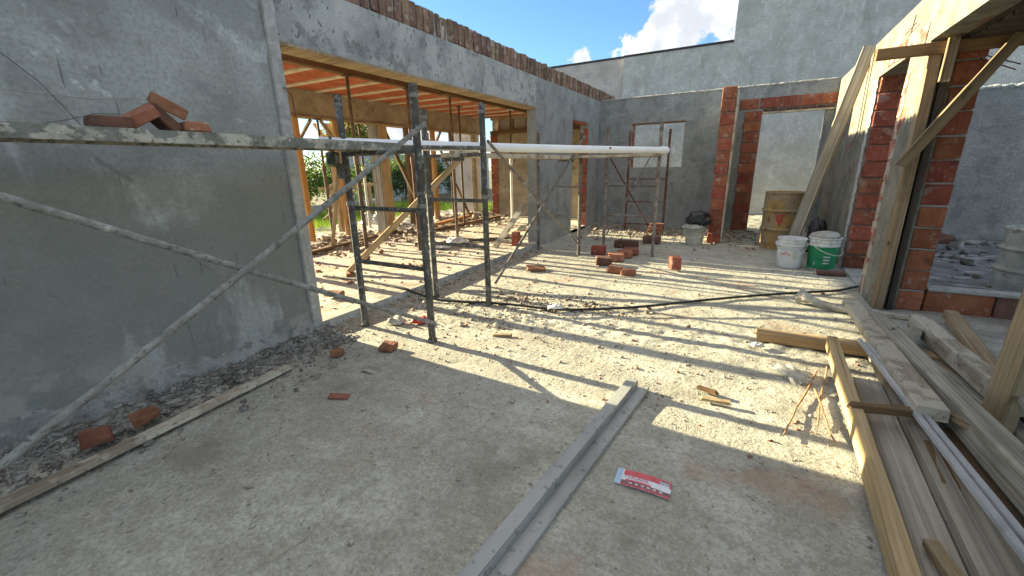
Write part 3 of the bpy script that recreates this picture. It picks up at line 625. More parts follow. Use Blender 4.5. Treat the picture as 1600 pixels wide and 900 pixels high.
timber('strut', (-6.95, 9.9, .16), (-7.28, 9.0, 2.2), .06, .05, 'wood_brown', 'slanting brown strut near the white end wall', 'strut')
post(-7.34, 3.50, 'wood_orange', 'thick timber post of the garden edge behind the left wall', w_=.15, brace=False)
post(-7.34, 4.20, 'wood_orange', 'timber post of the garden edge nearest the end of the left wall', brace=False)
t = thing('boxed_column', 'concrete column boxed in yellow formwork boards at the garden edge', 'column', (-7.35, 7.08, .1))
b = MB(); b.box(-.12, .12, -.12, .12, 0, 2.4); put('column_body', b, 'concrete', t)
for s in (-1, 1):
    mt, L = along((.135, .062*s, 0), (.135, .062*s, 2.38)); put('form_board', timber_mesh('form_board', L, .028, .12, 90+s), 'wood_fresh', t, mtx=mt)
    mt, L = along((-.09+.13*(s+1)/2, -.137, 0), (-.09+.13*(s+1)/2, -.137, 2.38)); put('form_board', timber_mesh('form_board', L, .12, .028, 93+s), 'wood_grey', t, mtx=mt)
timber('strut', (-7.0, 8.15, .14), (-7.32, 7.25, 2.35), .09, .07, 'wood_brown', 'dark strut leaning left against the boxed column', 'strut')
timber('strut', (-4.80, 3.80, .13), (-4.02, 5.62, 1.70), .035, .085, 'wood_fresh', 'long pale strut slanting across the terrace behind the scaffold', 'strut')
t = thing('timber_trestle', 'rough timber trestle standing on the sunlit grass', 'trestle', (-10.4, 8.7, -.1))
for y0 in (-.7, .7): timber('leg', (0, y0, 0), (-.05, y0+.1, 1.25), .08, .08, 'wood_tan', parent=t)
timber('rail', (.07, -1.1, 1.15), (.05, 1.2, 1.2), .03, .09, 'wood_tan', parent=t)
timber('slanting_rail', (.9, -1.7, .42), (.06, .1, 1.05), .05, .05, 'wood_tan', parent=t)
timber('flat_timber', (-6.6, 4.3, .14), (-7.0, 7.0, .17), .10, .06, 'wood_brown', 'long timber lying at the edge of the terrace rubble', 'timber')
timber('flat_timber', (-6.4, 7.6, .14), (-6.3, 10.4, .16), .12, .06, 'wood_brown', 'long dark timber lying along the rubble heap', 'timber')
timber('flat_timber', (-6.7, 7.9, .20), (-6.8, 9.6, .24), .12, .06, 'wood_orange', 'orange timber lying on the rubble heap', 'timber')
b = MB(); b.tube([(-5.5, 5.95, .135), (-3.95, 7.55, .135)], .03, 10); tag(put('steel_tube', b, 'scaffold_paint'), 'dark steel tube lying on the terrace floor', 'tube')

w = thing('plastered_wall', 'brown shaded wall closing the far end of the terrace', 'wall', (-7.0, 11.2, 0))
b = MB(); b.box(0, 3.32, 0, .18, -.1, 2.46); b.box(0, 3.32, .02, .16, 2.86, 3.05); put('wall_body', b, 'concrete_brown', w)
b = MB(); b.box(0, 3.32, .12, .17, 2.47, 2.858); tag(put('infill_panel', b, 'plaster_pink', w), 'pinkish panel above the wall plate')
b = MB(); b.cbox(3.3, .2, .10, .006, .002, (1.66, .06, 2.512)); put('wall_plate', b, 'wood_brown', w)
for i in range(7):
    mt, L = along((.25+i*.47, .07, 2.56), (.25+i*.47, .07, 2.86)); put('short_stud', timber_mesh('short_stud', L, .06, .06, 95+i), 'wood_tan', w, mtx=mt)
hb = [brick_mesh(.22, .06, .195, 210+i, .004) for i in range(3)]
for i in range(11): put('brick', hb[i % 3], 'hollow_brick', w, loc=(.12, -.01, .2+i*.213))
w = thing('plastered_wall', 'short whitish end wall at the garden side of the terrace', 'wall', (-8.35, 10.9, 0))
b = MB(); b.box(0, 1.0, 0, .2, -.1, 2.7); put('wall_body', b, 'plaster_pink', w)
b = MB(); b.cbox(.12, .05, 2.5, .004, .002, (.93, -.04, 1.25)); put('batten', b, 'wood_tan', w)

# ------------------------------------------------------------------ scaffolding
def frame(x0, x1, y0, y1, h, r, rr, mat, label, rungs=(.67, 1.17, 1.64), z=0.0, low=0):
    t = thing('scaffold', label, 'scaffold', ((x0+x1)/2, (y0+y1)/2, z), math.atan2(y1-y0, x1-x0), 'scaffold frames')
    L = math.hypot(x1-x0, y1-y0)/2
    for s in (-1, 1):
        b = MB(); n = 7; pts = [(s*L, 0, h*i/n) for i in range(n+1)]
        b.tube(pts, [r*random.uniform(.97, 1.03) for _ in pts], 14); p = put('post', b, mat, t)
        for zz in (h-.10, h*.56):
            b = MB(); b.tube([(s*L, 0, zz), (s*L, 0, zz+.035)], r*1.22, 12); put('coupler', b, 'scaffold_cement' if r > .03 else mat, p)
        b = MB(); b.tube([(s*L, 0, .0), (s*L, 0, .03)], r*1.3, 12); put('foot', b, mat, p)
    for zz in rungs:
        b = MB(); b.tube([(-L, 0, zz), (L, 0, zz)], rr, 10); put('rung', b, mat, t)
    return t
frame(-3.21, -2.35, 2.67, 2.665, 2.13, .032, .020, 'scaffold_paint', 'thick dark scaffold frame nearest the viewer, at the edge of the left wall', z=.005)
frame(-3.21, -2.45, 3.77, 3.77, 2.13, .032, .020, 'scaffold_paint', 'thick dark scaffold frame just behind the nearest one')
frame(-3.36, -2.51, 6.95, 6.80, 2.13, .027, .016, 'scaffold_rust', 'thin rusty scaffold frame by the far jamb of the terrace opening')
frame(-2.235, -1.34, 7.34, 7.20, 2.13, .027, .016, 'scaffold_rust', 'thin pale scaffold frame holding the far end of the white pipe')
frame(-2.54, -1.70, 10.02, 10.14, 2.2, .026, .014, 'steel_red', 'thin red-rusted scaffold frame standing before the window opening', rungs=(.12, .635, 1.15), z=.05)
frame(-3.21, -2.35, -.05, -.05, 2.13, .032, .020, 'scaffold_paint', 'scaffold frame left of the view that carries the brick-laden plank')
def brace(p0, p1, r, mat, label, group):
    b = MB(); P0, P1 = Vector(p0), Vector(p1); n = 8
    pts = [P0.lerp(P1, i/n) - Vector((0,0,.012*math.sin(math.pi*i/n))) for i in range(n+1)]
    b.tube(pts, r, 10); return tag(put('cross_brace', b, mat), label, 'brace', group)
def _ext(a, b_, y):   # point on the line a-b where Y = y
    a, b_ = Vector(a), Vector(b_); t = (y-a.y)/(b_.y-a.y); return a+(b_-a)*t
a, c = (-2.30, .43, 1.44), (-2.30, 2.63, .21); brace(_ext(a, c, -.05), _ext(a, c, 2.66), .017, 'scaffold_cement', 'scaffold tube brace falling from the left edge to the near post foot', 'near cross braces')
a, c = (-2.27, .20, .50), (-2.27, 2.67, 1.84); brace(_ext(a, c, -.05), _ext(a, c, 2.68), .018, 'scaffold_cement', 'scaffold tube brace rising from the lower left to the near post top', 'near cross braces')
brace((-2.41, 3.80, 1.77), (-2.47, 6.72, .20), .017, 'scaffold_rust', 'thin rusty brace falling from the second frame to the farther frame', 'far cross braces')
brace((-2.39, 3.83, .26), (-2.46, 6.80, 1.97), .016, 'scaffold_rust', 'thin pale brace rising from the second frame to the farther frame', 'far cross braces')
brace((-2.20, 7.36, .30), (-2.05, 10.0, 1.7), .014, 'scaffold_rust', 'thin pale brace rising toward the window frame', 'rear cross braces')
brace((-2.18, 7.38, 1.62), (-2.0, 10.0, .15), .014, 'steel_red', 'thin dark brace falling toward the window frame', 'rear cross braces')

t = thing('scaffold_plank', 'long cement-stained metal scaffold plank along the left wall carrying bricks', 'plank', (-2.96, 1.2, 1.665))
b = MB(); b.cbox(.30, 3.5, .028, .004, .002, (0, 0, .05)); put('deck', b, 'plank_paint', t)
for s in (-1, 1):
    b = MB()
    n = 22; vs = []; fs = []
    for i in range(n+1):
        yy = -1.75+3.5*i/n; j = .003*math.sin(i*2.3)+.002*math.sin(i*5.1)
        vs += [(s*.152+j, yy, 0), (s*.160+j, yy, .002), (s*.160+j, yy, .068), (s*.152+j, yy, .068)]
    for i in range(n):
        for k in range(4): fs.append((i*4+k, i*4+(k+1) % 4, (i+1)*4+(k+1) % 4, (i+1)*4+k) if s < 0 else (i*4+(k+1) % 4, i*4+k, (i+1)*4+k, (i+1)*4+(k+1) % 4))
    fs += [(0,1,2,3), (n*4+3, n*4+2, n*4+1, n*4)]
    b.add(vs, fs); put('edge', b, 'plank_paint', t)
b = MB(); b.cbox(.26, .10, .012, .002, .001, (0, .02, .028)); put('stiffener', b, 'scaffold_paint', t)
for s in (-1, 1):
    b = MB(); b.tube([(s*.10, 1.74, .03), (s*.10, 1.80, .03), (s*.16+.03, 1.83, -.01), (s*.16+.03, 1.86, -.03)], .014, 8); put('hook', b, 'scaffold_paint', t)
b = MB(); b.tube([(-2.84, 2.9, 1.70), (-2.42, 3.74, 1.70)], .02, 10); tag(put('ledger_tube', b, 'scaffold_paint'), 'short dark tube joining the plank end to the second frame', 'tube')
t = thing('scaffold_plank', 'narrow stained scaffold plank under the white pipe farther back', 'plank', (-2.75, 5.25, 1.615), math.radians(1))
mt, L = along((-.12, -1.55, .03), (.05, 1.58, .03)); put('deck', timber_mesh('deck', L, .22, .05, 401), 'wood_cement', t, mtx=mt)
for yy in (-1.50, 1.50):
    b = MB(); b.cbox(.26, .05, .035, .004, .001, (-.1 if yy < 0 else .02, yy, -.016)); put('end_hook', b, 'scaffold_paint', t)
t = thing('scaffold_plank', 'stained plank between the two thin frames under the pipe end', 'plank', (0, 0, 0))
mt, L = along((-2.62, 6.72, 1.655), (-1.30, 7.28, 1.655)); put('deck', timber_mesh('deck', L, .22, .04, 402), 'wood_cement', t, mtx=mt)
P0, P1 = Vector((-3.29, 2.49, 1.742)), Vector((-1.25, 7.24, 1.722))
t = thing('plastic_pipe', 'long white plastic pipe lying across the scaffold', 'pipe', P0)
b = MB(); D = P1-P0; n = 14
b.tube([D*(i/n)-Vector((0,0,.012*math.sin(math.pi*i/n))) for i in range(n+1)], .048, 20, caps=False); put('pipe_body', b, 'pvc', t)
b = MB(); b.tube([D*.972, D*1.0], .056, 20); put('socket', b, 'pvc', t)
b = MB(); b.tube([D*0, D*.01], .0475, 20); put('end_cap', b, 'pvc', t)
q = D*.73+Vector((.03, -.03, .008)); b = MB(); b.tube([q, q+Vector((.012, -.012, .002))], .014, 10); tag(put('hole', b, 'brick_dark', t), 'small brown hole in the side of the pipe')
# dark lamp-like clamp at the wall edge
t = thing('pipe_clamp', 'black scaffold clamp hanging from the plank at the wall edge', 'clamp', (-3.16, 2.50, 1.60))
b = MB(); b.cbox(.10, .07, .12, .012, .006, (0, 0, .0)); put('clamp_body', b, 'scaffold_paint', t)
b = MB(); b.cbox(.07, .05, .13, .012, .006, (.02, .05, -.10)); put('jaw', b, 'scaffold_paint', t)
b = MB(); b.tube([(0, 0, .05), (0, 0, .19)], .012, 8); put('bolt', b, 'scaffold_paint', t)

# ------------------------------------------------------------------ loose bricks
cb = [brick_mesh(.225, .11, .055, 500+i, .005, .006) for i in range(5)]
cs_ = [brick_mesh(.13, .11, .055, 510+i, .008, .008) for i in range(4)]
def brick(loc, r, mat, label, group, mesh=None):
    return tag(put('brick', mesh or cb[_seed[0] % 5], mat, mtx=rot(*r, loc)), label, 'brick', group)
zp = 1.730
G1 = 'bricks on the scaffold plank'
bL = [brick_mesh(.165, .125, .058, 520+i, .005, .004) for i in range(4)]
brick((-2.885, .970, zp+.028), (0, 0, 1.5), 'brick_dark', 'dark brick lying flat, leftmost of the bricks on the plank', G1, bL[0])
brick((-2.875, 1.105, zp+.072), (.25, -.50, 1.25), 'brick_common', 'brick tilted up with pale top, second from left on the plank', G1, bL[1])
brick((-2.90, 1.205, zp+.066), (.1, .80, 1.72), 'brick_dark', 'dark brick propped up in the middle of the pile on the plank', G1, bL[2])
brick((-2.890, 1.250, zp+.140), (.25, .50, 1.42), 'brick_common', 'topmost red brick sloping down right on the plank pile', G1, bL[3])
brick((-2.86, 1.345, zp+.028), (0, 0, 1.52), 'brick_common', 'red brick lying flat, rightmost on the plank', G1, cs_[0])
G2 = 'bricks lying on the floor'
brick((-3.07, .60, .085), (.15, .1, 1.50), 'brick_common', 'red brick behind the floor board, nearer the left edge', G2, cs_[3])
brick((-3.07, .83, .085), (.1, -.05, 1.42), 'brick_common', 'red brick behind the floor board, the farther of two', G2, cs_[1])
brick((-2.87, 2.06, .04), (.05, .08, 1.9), 'brick_common', 'half brick alone on the shaded floor, left of the pair by the post', G2, brick_mesh(.10, .09, .055, 531, .006, .008))
brick((-2.58, 2.35, .035), (.0, .04, .25), 'brick_common', 'half brick on the sunny floor before the nearest scaffold frame', G2, cs_[2])
b = MB(); b.cbox(.14, .06, .012, .003, .008); tag(put('tile_shard', b, 'brick_common', mtx=rot(.05, .05, .5, (-2.31, 1.62, .014))), 'flat red shard on the shaded floor', 'shard')
b = MB(); b.cbox(.13, .07, .01, .003, .012); tag(put('mortar_flake', b, 'gravel', mtx=rot(.05, .05, .2, (-2.42, 2.0, .012))), 'flat grey flake on the shaded floor near the half bricks', 'flake')
G3 = 'bricks in the middle of the yard'
row = [(-1.90, 6.28, 'brick_dark'), (-1.80, 6.62, 'brick_common'), (-1.74, 6.94, 'brick_common'), (-1.70, 7.20, 'brick_common')]
rl = ['dark brick at the near end of the row in the yard', 'second brick of the row in the yard', 'third brick of the row in the yard', 'far brick of the row in the yard']
for (x, y_, mt_), l in zip(row, rl): brick((x, y_, .07), (.03, .02, .35), mt_, l, G3, brick_mesh(.25, .20, .115, int(y_*100), .008, .01))
hollow = [brick_mesh(.25, .15, .15, 540+i, .006, .008) for i in range(3)]
brick((-2.22, 7.02, .085), (0, 0, .15), 'hollow_brick', 'bright red hollow brick at the foot of the thin pale frame', G3, hollow[0])
brick((-.85, 6.33, .12), (0, 1.57, .5), 'hollow_brick', 'orange hollow brick standing alone in the sunny yard', G3, brick_mesh(.19, .13, .15, 545, .008, .01))
brick((-1.60, 5.86, .05), (.02, .05, .1), 'brick_common', 'sunny broken brick in front of the row, left one', G3, brick_mesh(.20, .14, .09, 546, .01, .012))
brick((-1.38, 5.78, .05), (.05, .02, -.1), 'brick_common', 'sunny broken brick in front of the row, right one', G3, brick_mesh(.18, .14, .09, 547, .01, .012))
brick((-1.62, 8.55, .075), (0, 0, .1), 'brick_dark', 'dark hollow brick between the thin frames', G3, brick_mesh(.34, .2, .13, 548, .008, .01))
brick((-1.95, 7.85, .075), (0, 0, -.1), 'brick_dark', 'dark flat brick behind the row in the yard', G3, brick_mesh(.42, .2, .13, 553, .008, .01))
for k in range(3): brick((-1.80+.02*k, 9.72+.01*k, .075+.068*k), (0, 0, .08*k), 'brick_common', ['bottom', 'middle', 'top'][k] + ' brick of the small stack before the window', 'brick stack before the window', brick_mesh(.30, .18, .062, 549+k, .006, .008))
brick((-1.05, 10.45, .21), (0, 1.57, .3), 'hollow_brick', 'orange hollow brick standing at the foot of the back wall', G3, brick_mesh(.28, .16, .20, 552, .006, .008))
brick((-2.70, 5.50, .035), (.05, .1, .6), 'brick_common', 'flat red tile on the sunny floor beside the second frame shadow', G3, brick_mesh(.30, .20, .05, 554, .01, .01))
brick((-3.75, 6.80, .22), (0, 0, .1), 'hollow_brick', 'orange hollow brick standing at the far jamb of the terrace', G3, brick_mesh(.12, .16, .26, 555, .006, .008))
brick((-4.05, 2.98, .15), (0, 0, .2), 'brick_common', 'red brick on the terrace just past the left wall', G3, cb[1])
b = MB(); b.cbox(.32, .16, .05, .006, .006); tag(put('paver', b, 'brick_dark', mtx=rot(0, 0, .05, (1.08, 6.93, .035))), 'dark flat block before the green bucket', 'block')
timber('leaning_board', (-3.95, 6.35, .12), (-3.66, 6.98, .86),   .11, .03, 'wood_cement', 'white board leaning at the far jamb of the terrace', 'board', roll=.4)

# ------------------------------------------------------------------ floor pieces in front
timber('floor_board', (-2.80, -.55, .045), (-3.00, 1.70, .04), .075, .03, 'wood_cement', 'long narrow pale board on the floor along the left wall', 'board', wob=.002)
a, c = Vector((-.775, .18, 0)), Vector((-.525, 2.69, 0)); mt, L = along(a, c)
t = thing('metal_channel', 'long grey metal channel lying on the floor in the foreground', 'channel', a); t.matrix_world = mt
def strip(y0, y1, z0, z1):
    m = MB(); m.cbox(L, abs(y1-y0), abs(z1-z0), .0012, .0, (L/2, (y0+y1)/2, (z0+z1)/2)); return m
put('upper_flange', strip(.010, .078, .056, .062), 'channel', t); put('web', strip(.006, .011, .010, .055), 'channel', t)
put('back_web', strip(.073, .078, .010, .055), 'channel', t); put('lower_flange', strip(-.068, .010, .006, .011), 'channel', t); put('lip', strip(-.073, -.068, .006, .030), 'channel', t)

# sachet: slightly curved printed packet
t = thing('sachet', 'red and white printed packet lying on the shaded floor', 'packet', (-.292, 1.765, .012), math.radians(3))
def zc(u): return .0035*math.sin(u*22+1.2)+.004
def patch(name, u0, u1, v0, v1, mat, lift, parent, n=14, skew=0.0):
    m = MB(); vs = []; fs = []
    for i in range(n+1):
        u = u0+(u1-u0)*i/n; s_ = -.10*u
        for v in (v0+skew*(u-u0), v1+skew*(u-u0)): vs += [(u, v+s_*.25, zc(u)+lift), (u, v+s_*.25, zc(u)+lift-.0015)]
    for i in range(n):
        a_ = i*4; b_ = a_+4
        fs += [(a_, b_, b_+2, a_+2), (a_+1, a_+3, b_+3, b_+1), (a_, a_+1, b_+1, b_), (a_+2, b_+2, b_+3, a_+3)]
    fs += [(0, 2, 3, 1), (n*4, n*4+1, n*4+3, n*4+2)]
    m.add(vs, fs); return put(name, m, mat, parent)
patch('packet_body', -.13, .13, -.056, .056, 'sachet_white', .0, t)
patch('red_band', -.095, .075, .020, .056, 'sachet_red', .0022, t); patch('red_corner', .075, .13, .046, .056, 'sachet_red', .0022, t); patch('red_edge', .121, .13, .012, .0458, 'sachet_red', .0022, t, 3)
patch('dark_band', -.10, .13, -.046, -.022, 'sachet_dark', .0022, t); patch('red_hem', -.10, .13, -.056, -.0462, 'sachet_red', .0022, t)
patch('pale_end', -.13, -.103, -.056, .056, 'ink_cyan', .0022, t, 3); patch('pink_stripe', -.08, .04, -.0215, -.012, 'sachet_red', .0022, t, 8)
for i in range(6): patch('white_mark', -.06+i*.028, -.046+i*.028, -.039, -.032, 'sachet_white', .0044, t, 2)
def ring(u, v):
    m = MB(); vs = []; n = 16
    for k in range(n):
        a_ = 2*math.pi*k/n
        for r_ in (.0095, .0062): vs.append((u+r_*math.cos(a_), v+r_*math.sin(a_), zc(u)+.005))
    m.add(vs, [(2*k, (2*k+2) % (2*n), (2*k+3) % (2*n), 2*k+1) for k in range(n)]); return put('ring_mark', m, 'ink_blue', t)
ring(.088, .029); ring(.111, .028)
def text_mesh(s, size):
    cu = bpy.data.curves.new('txt', 'FONT'); cu.body = s; cu.size = size; cu.extrude = size*.02; cu.align_x = 'CENTER'; cu.align_y = 'CENTER'
    o = bpy.data.objects.new('txt', cu); COL.objects.link(o); dg = bpy.context.evaluated_depsgraph_get(); me = bpy.data.meshes.new_from_object(o.evaluated_get(dg)); bpy.data.objects.remove(o); me.materials.clear(); return me
put('lettering', text_mesh('KLAUKOL', .026), 'sachet_red', t, mtx=rot(0, 0, -.03, (-.03, .004, .0125)))

# hose across the yard
hp = [(-5.0, 3.55, .12), (-4.2, 3.62, .12), (-3.60, 3.58, .125), (-3.40, 3.58, .09), (-3.05, 3.62, .03), (-2.70, 3.70, .03), (-2.40, 3.80, .03), (-2.05, 3.86, .03), (-1.67, 3.92, .025), (-1.3, 4.12, .025), (-.9, 4.40, .025), (-.45, 4.82, .025), (0, 5.22, .025), (.6, 5.70, .025), (1.0, 5.98, .025), (1.22, 6.2, .04), (1.6, 6.6, .06)]
def smooth_path(p, k=6):
    p = [Vector(q) for q in p]; out = []
    for i in range(len(p)-1):
        a0, a1, a2, a3 = p[max(i-1, 0)], p[i], p[i+1], p[min(i+2, len(p)-1)]
        for j in range(k):
            s = j/k; out.append(.5*((2*a1)+(a2-a0)*s+(2*a0-5*a1+4*a2-a3)*s*s+(3*a1-a0-3*a2+a3)*s**3))
    return out+[p[-1]]
b = MB(); b.tube(smooth_path(hp), .015, 8); tag(put('hose', b, 'hose'), 'black hose snaking across the sunny floor', 'hose')

# ------------------------------------------------------------------ timber pile at the right
TP = 'loose timbers of the pile'
def pile(p0, p1, w_, h_, mat, label, roll=0.0): return timber('pile_timber', p0, p1, w_, h_, mat, label, 'timber', roll=roll, group=TP, wob=.003)
pile((.69, 3.86, .135), (.622, 1.0, .062), .062, .105, 'wood_fresh', 'sunlit yellow beam at the left edge of the timber pile')
pile((.19, 4.02, .05), (1.40, 4.05, .05), .12, .085, 'wood_fresh', 'short crosswise beam lying under the far end of the yellow beam')
pile((.845, 3.42, .032), (.737, 1.0, .032), .145, .05, 'wood_grey', 'wide grey plank right beside the yellow beam')
pile((1.00, 4.10, .05), (.868, 1.0, .05), .08, .09, 'wood_grey', 'rounded grey plank third from the left of the pile')
pile((1.075, 3.70, .026), (.985, 1.0, .026), .09, .04, 'wood_grey', 'dull plank fourth from the left of the pile')
pile((1.035, 5.28, .085), (.985, 2.78, .195), .13, .065, 'wood_cement', 'cement-caked board lying on top of the pile')
pile((1.125, 4.75, .10), (1.18, 1.3, .225), .11, .15, 'wood_grey', 'long thick beam running to the right edge over the pile')
pile((.64, 2.76, .155), (.97, 2.83, .165), .055, .04, 'wood_brown', 'short brown batten lying crosswise on the pile')
pile((1.375, 4.62, .165), (1.44, 3.15, .165), .11, .12, 'wood_cement', 'cement-topped beam behind the pile at right')
pile((1.78, 5.25, .09), (1.56, 3.7, .10), .10, .08, 'wood_tan', 'tan timber below the low brick wall')
pile((1.25, 3.98, .05), (1.36, 2.4, .06), .09, .05, 'wood_grey', 'grey plank between the thick beam and the cement-topped beam')
pile((1.32, 4.3, .04), (1.52, 2.4, .05), .09, .05, 'wood_grey', 'grey plank lying flat behind the upright timber')
pile((.755, 1.86, .095), (.83, 1.35, .10), .05, .035, 'wood_tan', 'small offcut on the pile at the bottom of the picture')
pile((.965, 2.66, .085), (.935, 2.28, .085), .06, .03, 'wood_brown', 'small brown offcut between planks of the pile')
pile((1.335, 3.05, .02), (1.475, 3.34, 1.05), .085, .13, 'wood_tan', 'upright timber leaning at the right edge', roll=.75)
pile((1.18, 4.45, .03), (1.62, 3.2, .06), .07, .05, 'wood_tan', 'narrow plank slanting under the cement-topped beam')
pile((1.45, 3.3, .24), (1.28, 2.1, .30), .06, .035, 'wood_grey', 'thin board lying aslant on the thick beam')
pile((0.93, 3.3, 0.1), (1.3, 2.15, 0.3), 0.05, 0.03, 'wood_dull', 'thin dull batten lying aslant over the rails')
pile((1.5, 4.9, 0.06), (1.2, 4.0, 0.22), 0.06, 0.045, 'wood_grey', 'short grey offcut propped on the far end of the thick beam')
pile((1.62, 3.4, .05), (1.52, 1.2, .06), .14, .08, 'wood_brown', 'dark timber in the shade at the far right of the pile')
pile((1.11, 2.95, .03), (1.105, 1.0, .03), .075, .05, 'wood_brown', 'added dark plank standing in for the shade in the gap left of the thick beam')  # added dark strip, gives the gap its shade by colour
pile((1.34, 2.5, .045), (1.28, 1.0, .05), .14, .07, 'wood_brown', 'dark plank low under the thick beam at right')
for i, dx in enumerate((0, .034)):
    t = thing('metal_rail', ('left' if i == 0 else 'right') + ' of two thin galvanised rails lying on the pile', 'rail', (0,0,0), 0, 'galvanised rails')
    mt, L = along((.893+dx, 4.02-.06*i, .13), (.968+dx*1.35, 1.15, .235))
    b = MB(); b.cbox(L, .020, .004, .0006, 0, (L/2, 0, .010)); put('flange', b, 'rail', t, mtx=mt)
    b = MB(); b.cbox(L, .004, .022, .0006, 0, (L/2, -.0125, -.001)); put('web', b, 'rail', t, mtx=mt)

# twigs, film, sack and scraps
for i, (a, c, l) in enumerate((((.575, 3.50, .02), (.325, 2.50, .02), 'longest brown stick on the sunny floor, left one'), ((.645, 3.58, .03), (.50, 2.70, .015), 'thin brown stick, middle one of three'), ((.535, 3.18, .02), (.565, 2.55, .02), 'pale stick nearest the timber pile'))):
    A, C = Vector(a), Vector(c); pts = [A.lerp(C, k/8)+Vector((random.gauss(0, .003)+.004*math.sin(k*.8), 0, .004*math.sin(k))) for k in range(9)]
    b = MB(); b.tube(pts, [.007-.0003*k for k in range(9)], 7); tag(put('stick', b, 'twig'), l, 'stick', 'sticks on the floor')
def crumple(name, sx, sy, hgt, mat, loc, rz, label, cat, seed, n=9, group=None):
    r = random.Random(seed); m = MB(); vs = []; fs = []
    for i in range(n+1):
        for j in range(n+1):
            u, v = i/n-.5, j/n-.5; e = (1-(2*abs(u))**4)*(1-(2*abs(v))**4)
            vs.append((u*sx+r.gauss(0, sx*.02), v*sy+r.gauss(0, sy*.02), .004+hgt*(.25+.75*e)*(.5+.7*mnoise.noise((u*5+seed, v*5, seed)))*1.2))
    for i in range(n):
        for j in range(n): a_ = i*(n+1)+j; fs.append((a_, a_+n+1, a_+n+2, a_+1))
    m.add(vs, fs, True); o = put(name, m, mat, mtx=rot(0, 0, rz, loc)); tag(o, label, cat, group)
    s = o.modifiers.new('thickness', 'SOLIDIFY'); s.thickness = .003; return o
crumple('plastic_film', .17, .30, .06, 'film', (.41, 3.36, .012), .55, 'clear crumpled plastic bottle-shaped wrap on the sunny floor', 'plastic', 3, 12)
crumple('paper_scrap', .16, .10, .05, 'paper', (-1.70, 3.93, .03), .4, 'white paper scrap beside the black hose', 'paper', 5)
crumple('paper_scrap', .10, .06, .04, 'paper', (.20, 3.80, .02), .4, 'pale paper scrap before the crosswise beam', 'paper', 8)
crumple('paper_bag', .55, .35, .14, 'paper', (-4.95, 5.95, .11), .2, 'white paper bag on the terrace behind the second frame, nearer one', 'bag', 9)
crumple('paper_bag', .45, .30, .16, 'paper', (-4.85, 6.45, .11), .9, 'white paper bag on the terrace behind the second frame, farther one', 'bag', 13)
crumple('paper_bag', .3, .2, .10, 'sack', (-4.6, 8.6, .11), .9, 'small bag on the far terrace floor', 'bag', 17)
crumple('plastic_scrap', .16, .14, .07, 'red_print', (-2.78, 2.98, .012), .3, 'red plastic scrap at the foot of the nearest frame', 'scrap', 21)
crumple('brown_scrap', .18, .13, .08, 'sack', (-2.98, 2.86, .012), .1, 'brown paper scrap at the foot of the nearest frame', 'scrap', 22)
crumple('rubbish_heap', .9, .6, .35, 'film', (-8.6, 8.0, .12), .1, 'grey plastic heap behind the boxed column', 'rubbish', 29, 14)
pts = smooth_path([(.60, 5.36, .085), (.70, 5.30, .07), (.82, 5.22, .05), (1.0, 5.16, .045), (1.25, 5.16, .04)], 5)
b = MB(); b.tube(pts, [.085*(1-.55*min(1, k/6))+.004*math.sin(k*2.1) for k in range(len(pts))], 12); tag(put('rolled_sack', b, 'sack'), 'rolled cement sack with flared end beside the timber pile', 'sack')
for i, (x, y_, r_, l) in enumerate(((-2.02, 3.24, .035, 'round pale stone on the sunny floor right of the second frame'), (-2.35, 3.10, .025, 'small pale stone behind the nearest scaffold post'), (-1.22, 2.12, .018, 'small pebble at the shadow edge beside the channel'))):
    bm = bmesh.new(); bmesh.ops.create_icosphere(bm, subdivisions=2, radius=r_)
    for v in bm.verts: v.co *= 1+.25*mnoise.noise(v.co*30+Vector((i, 0, 0))); v.co.z *= .8
    me = bpy.data.meshes.new('stone'); bm.to_mesh(me); bm.free(); tag(put('stone', me, 'gravel', loc=(x, y_, r_*.7)), l, 'stone')
for i, (x, y_, L_, a_, l) in enumerate(((-.04, 2.72, .17, .05, 'brown wood chip on the sunny floor right of the channel, nearer'), (-.10, 2.86, .12, -.3, 'dark wood chip on the sunny floor right of the channel, farther'), (-1.85, 3.02, .16, .4, 'pale stick fragment behind the nearest shadow'))):
    timber('wood_chip', (x-L_/2, y_, .018), (x+L_/2, y_+L_*a_, .022), .035, .02, 'wood_tan' if i != 1 else 'wood_brown', l, 'chip')

# ------------------------------------------------------------------ drums, buckets, bag
def drum(loc, R_, H_, mat, label):
    t = thing('steel_drum', label, 'drum', loc)
    prof = [(R_*.97, 0), (R_*1.0, .01), (R_*1.0, .025), (R_*.965, .035)]
    for k in range(1, 60):
        z = .035+(H_-.07)*k/60; rib = 0
        for zz in (.35, .68): rib += .028*R_/.29*math.exp(-((z-zz*H_)/.018)**2)
        for q in range(10):
            rib += .004*math.exp(-((z-(.06+.03*q)*H_)/.006)**2) + .004*math.exp(-((z-(.74+.022*q)*H_)/.006)**2)
        prof.append((R_*.965+rib, z))
    prof += [(R_*.965, H_-.035), (R_*1.0, H_-.022), (R_*1.0, H_-.004), (R_*.98, H_), (R_*.95, H_-.004), (R_*.945, H_-.03)]
    b = MB(); b.lathe(prof, 40); put('drum_body', b, mat, t)
    b = MB(); b.lathe([(R_*.945, 0), (.001, .004)], 40, (0, 0, H_-.03)); put('lid', b, mat, t)
    return t
t = drum((.545, 8.98, 0), .325, 1.0, 'drum_yellow', 'yellow steel drum with red triangle standing before the brick doorway')
def on_cyl(t, R_, pts, mat, name, faces=None):
    m = MB(); vs = [(R_*math.cos(a_), R_*math.sin(a_), z) for a_, z in pts]; m.add(vs, faces or [tuple(range(len(vs)))]); return put(name, m, mat, t)
aD = math.atan2(-8.98, -.545)-.12
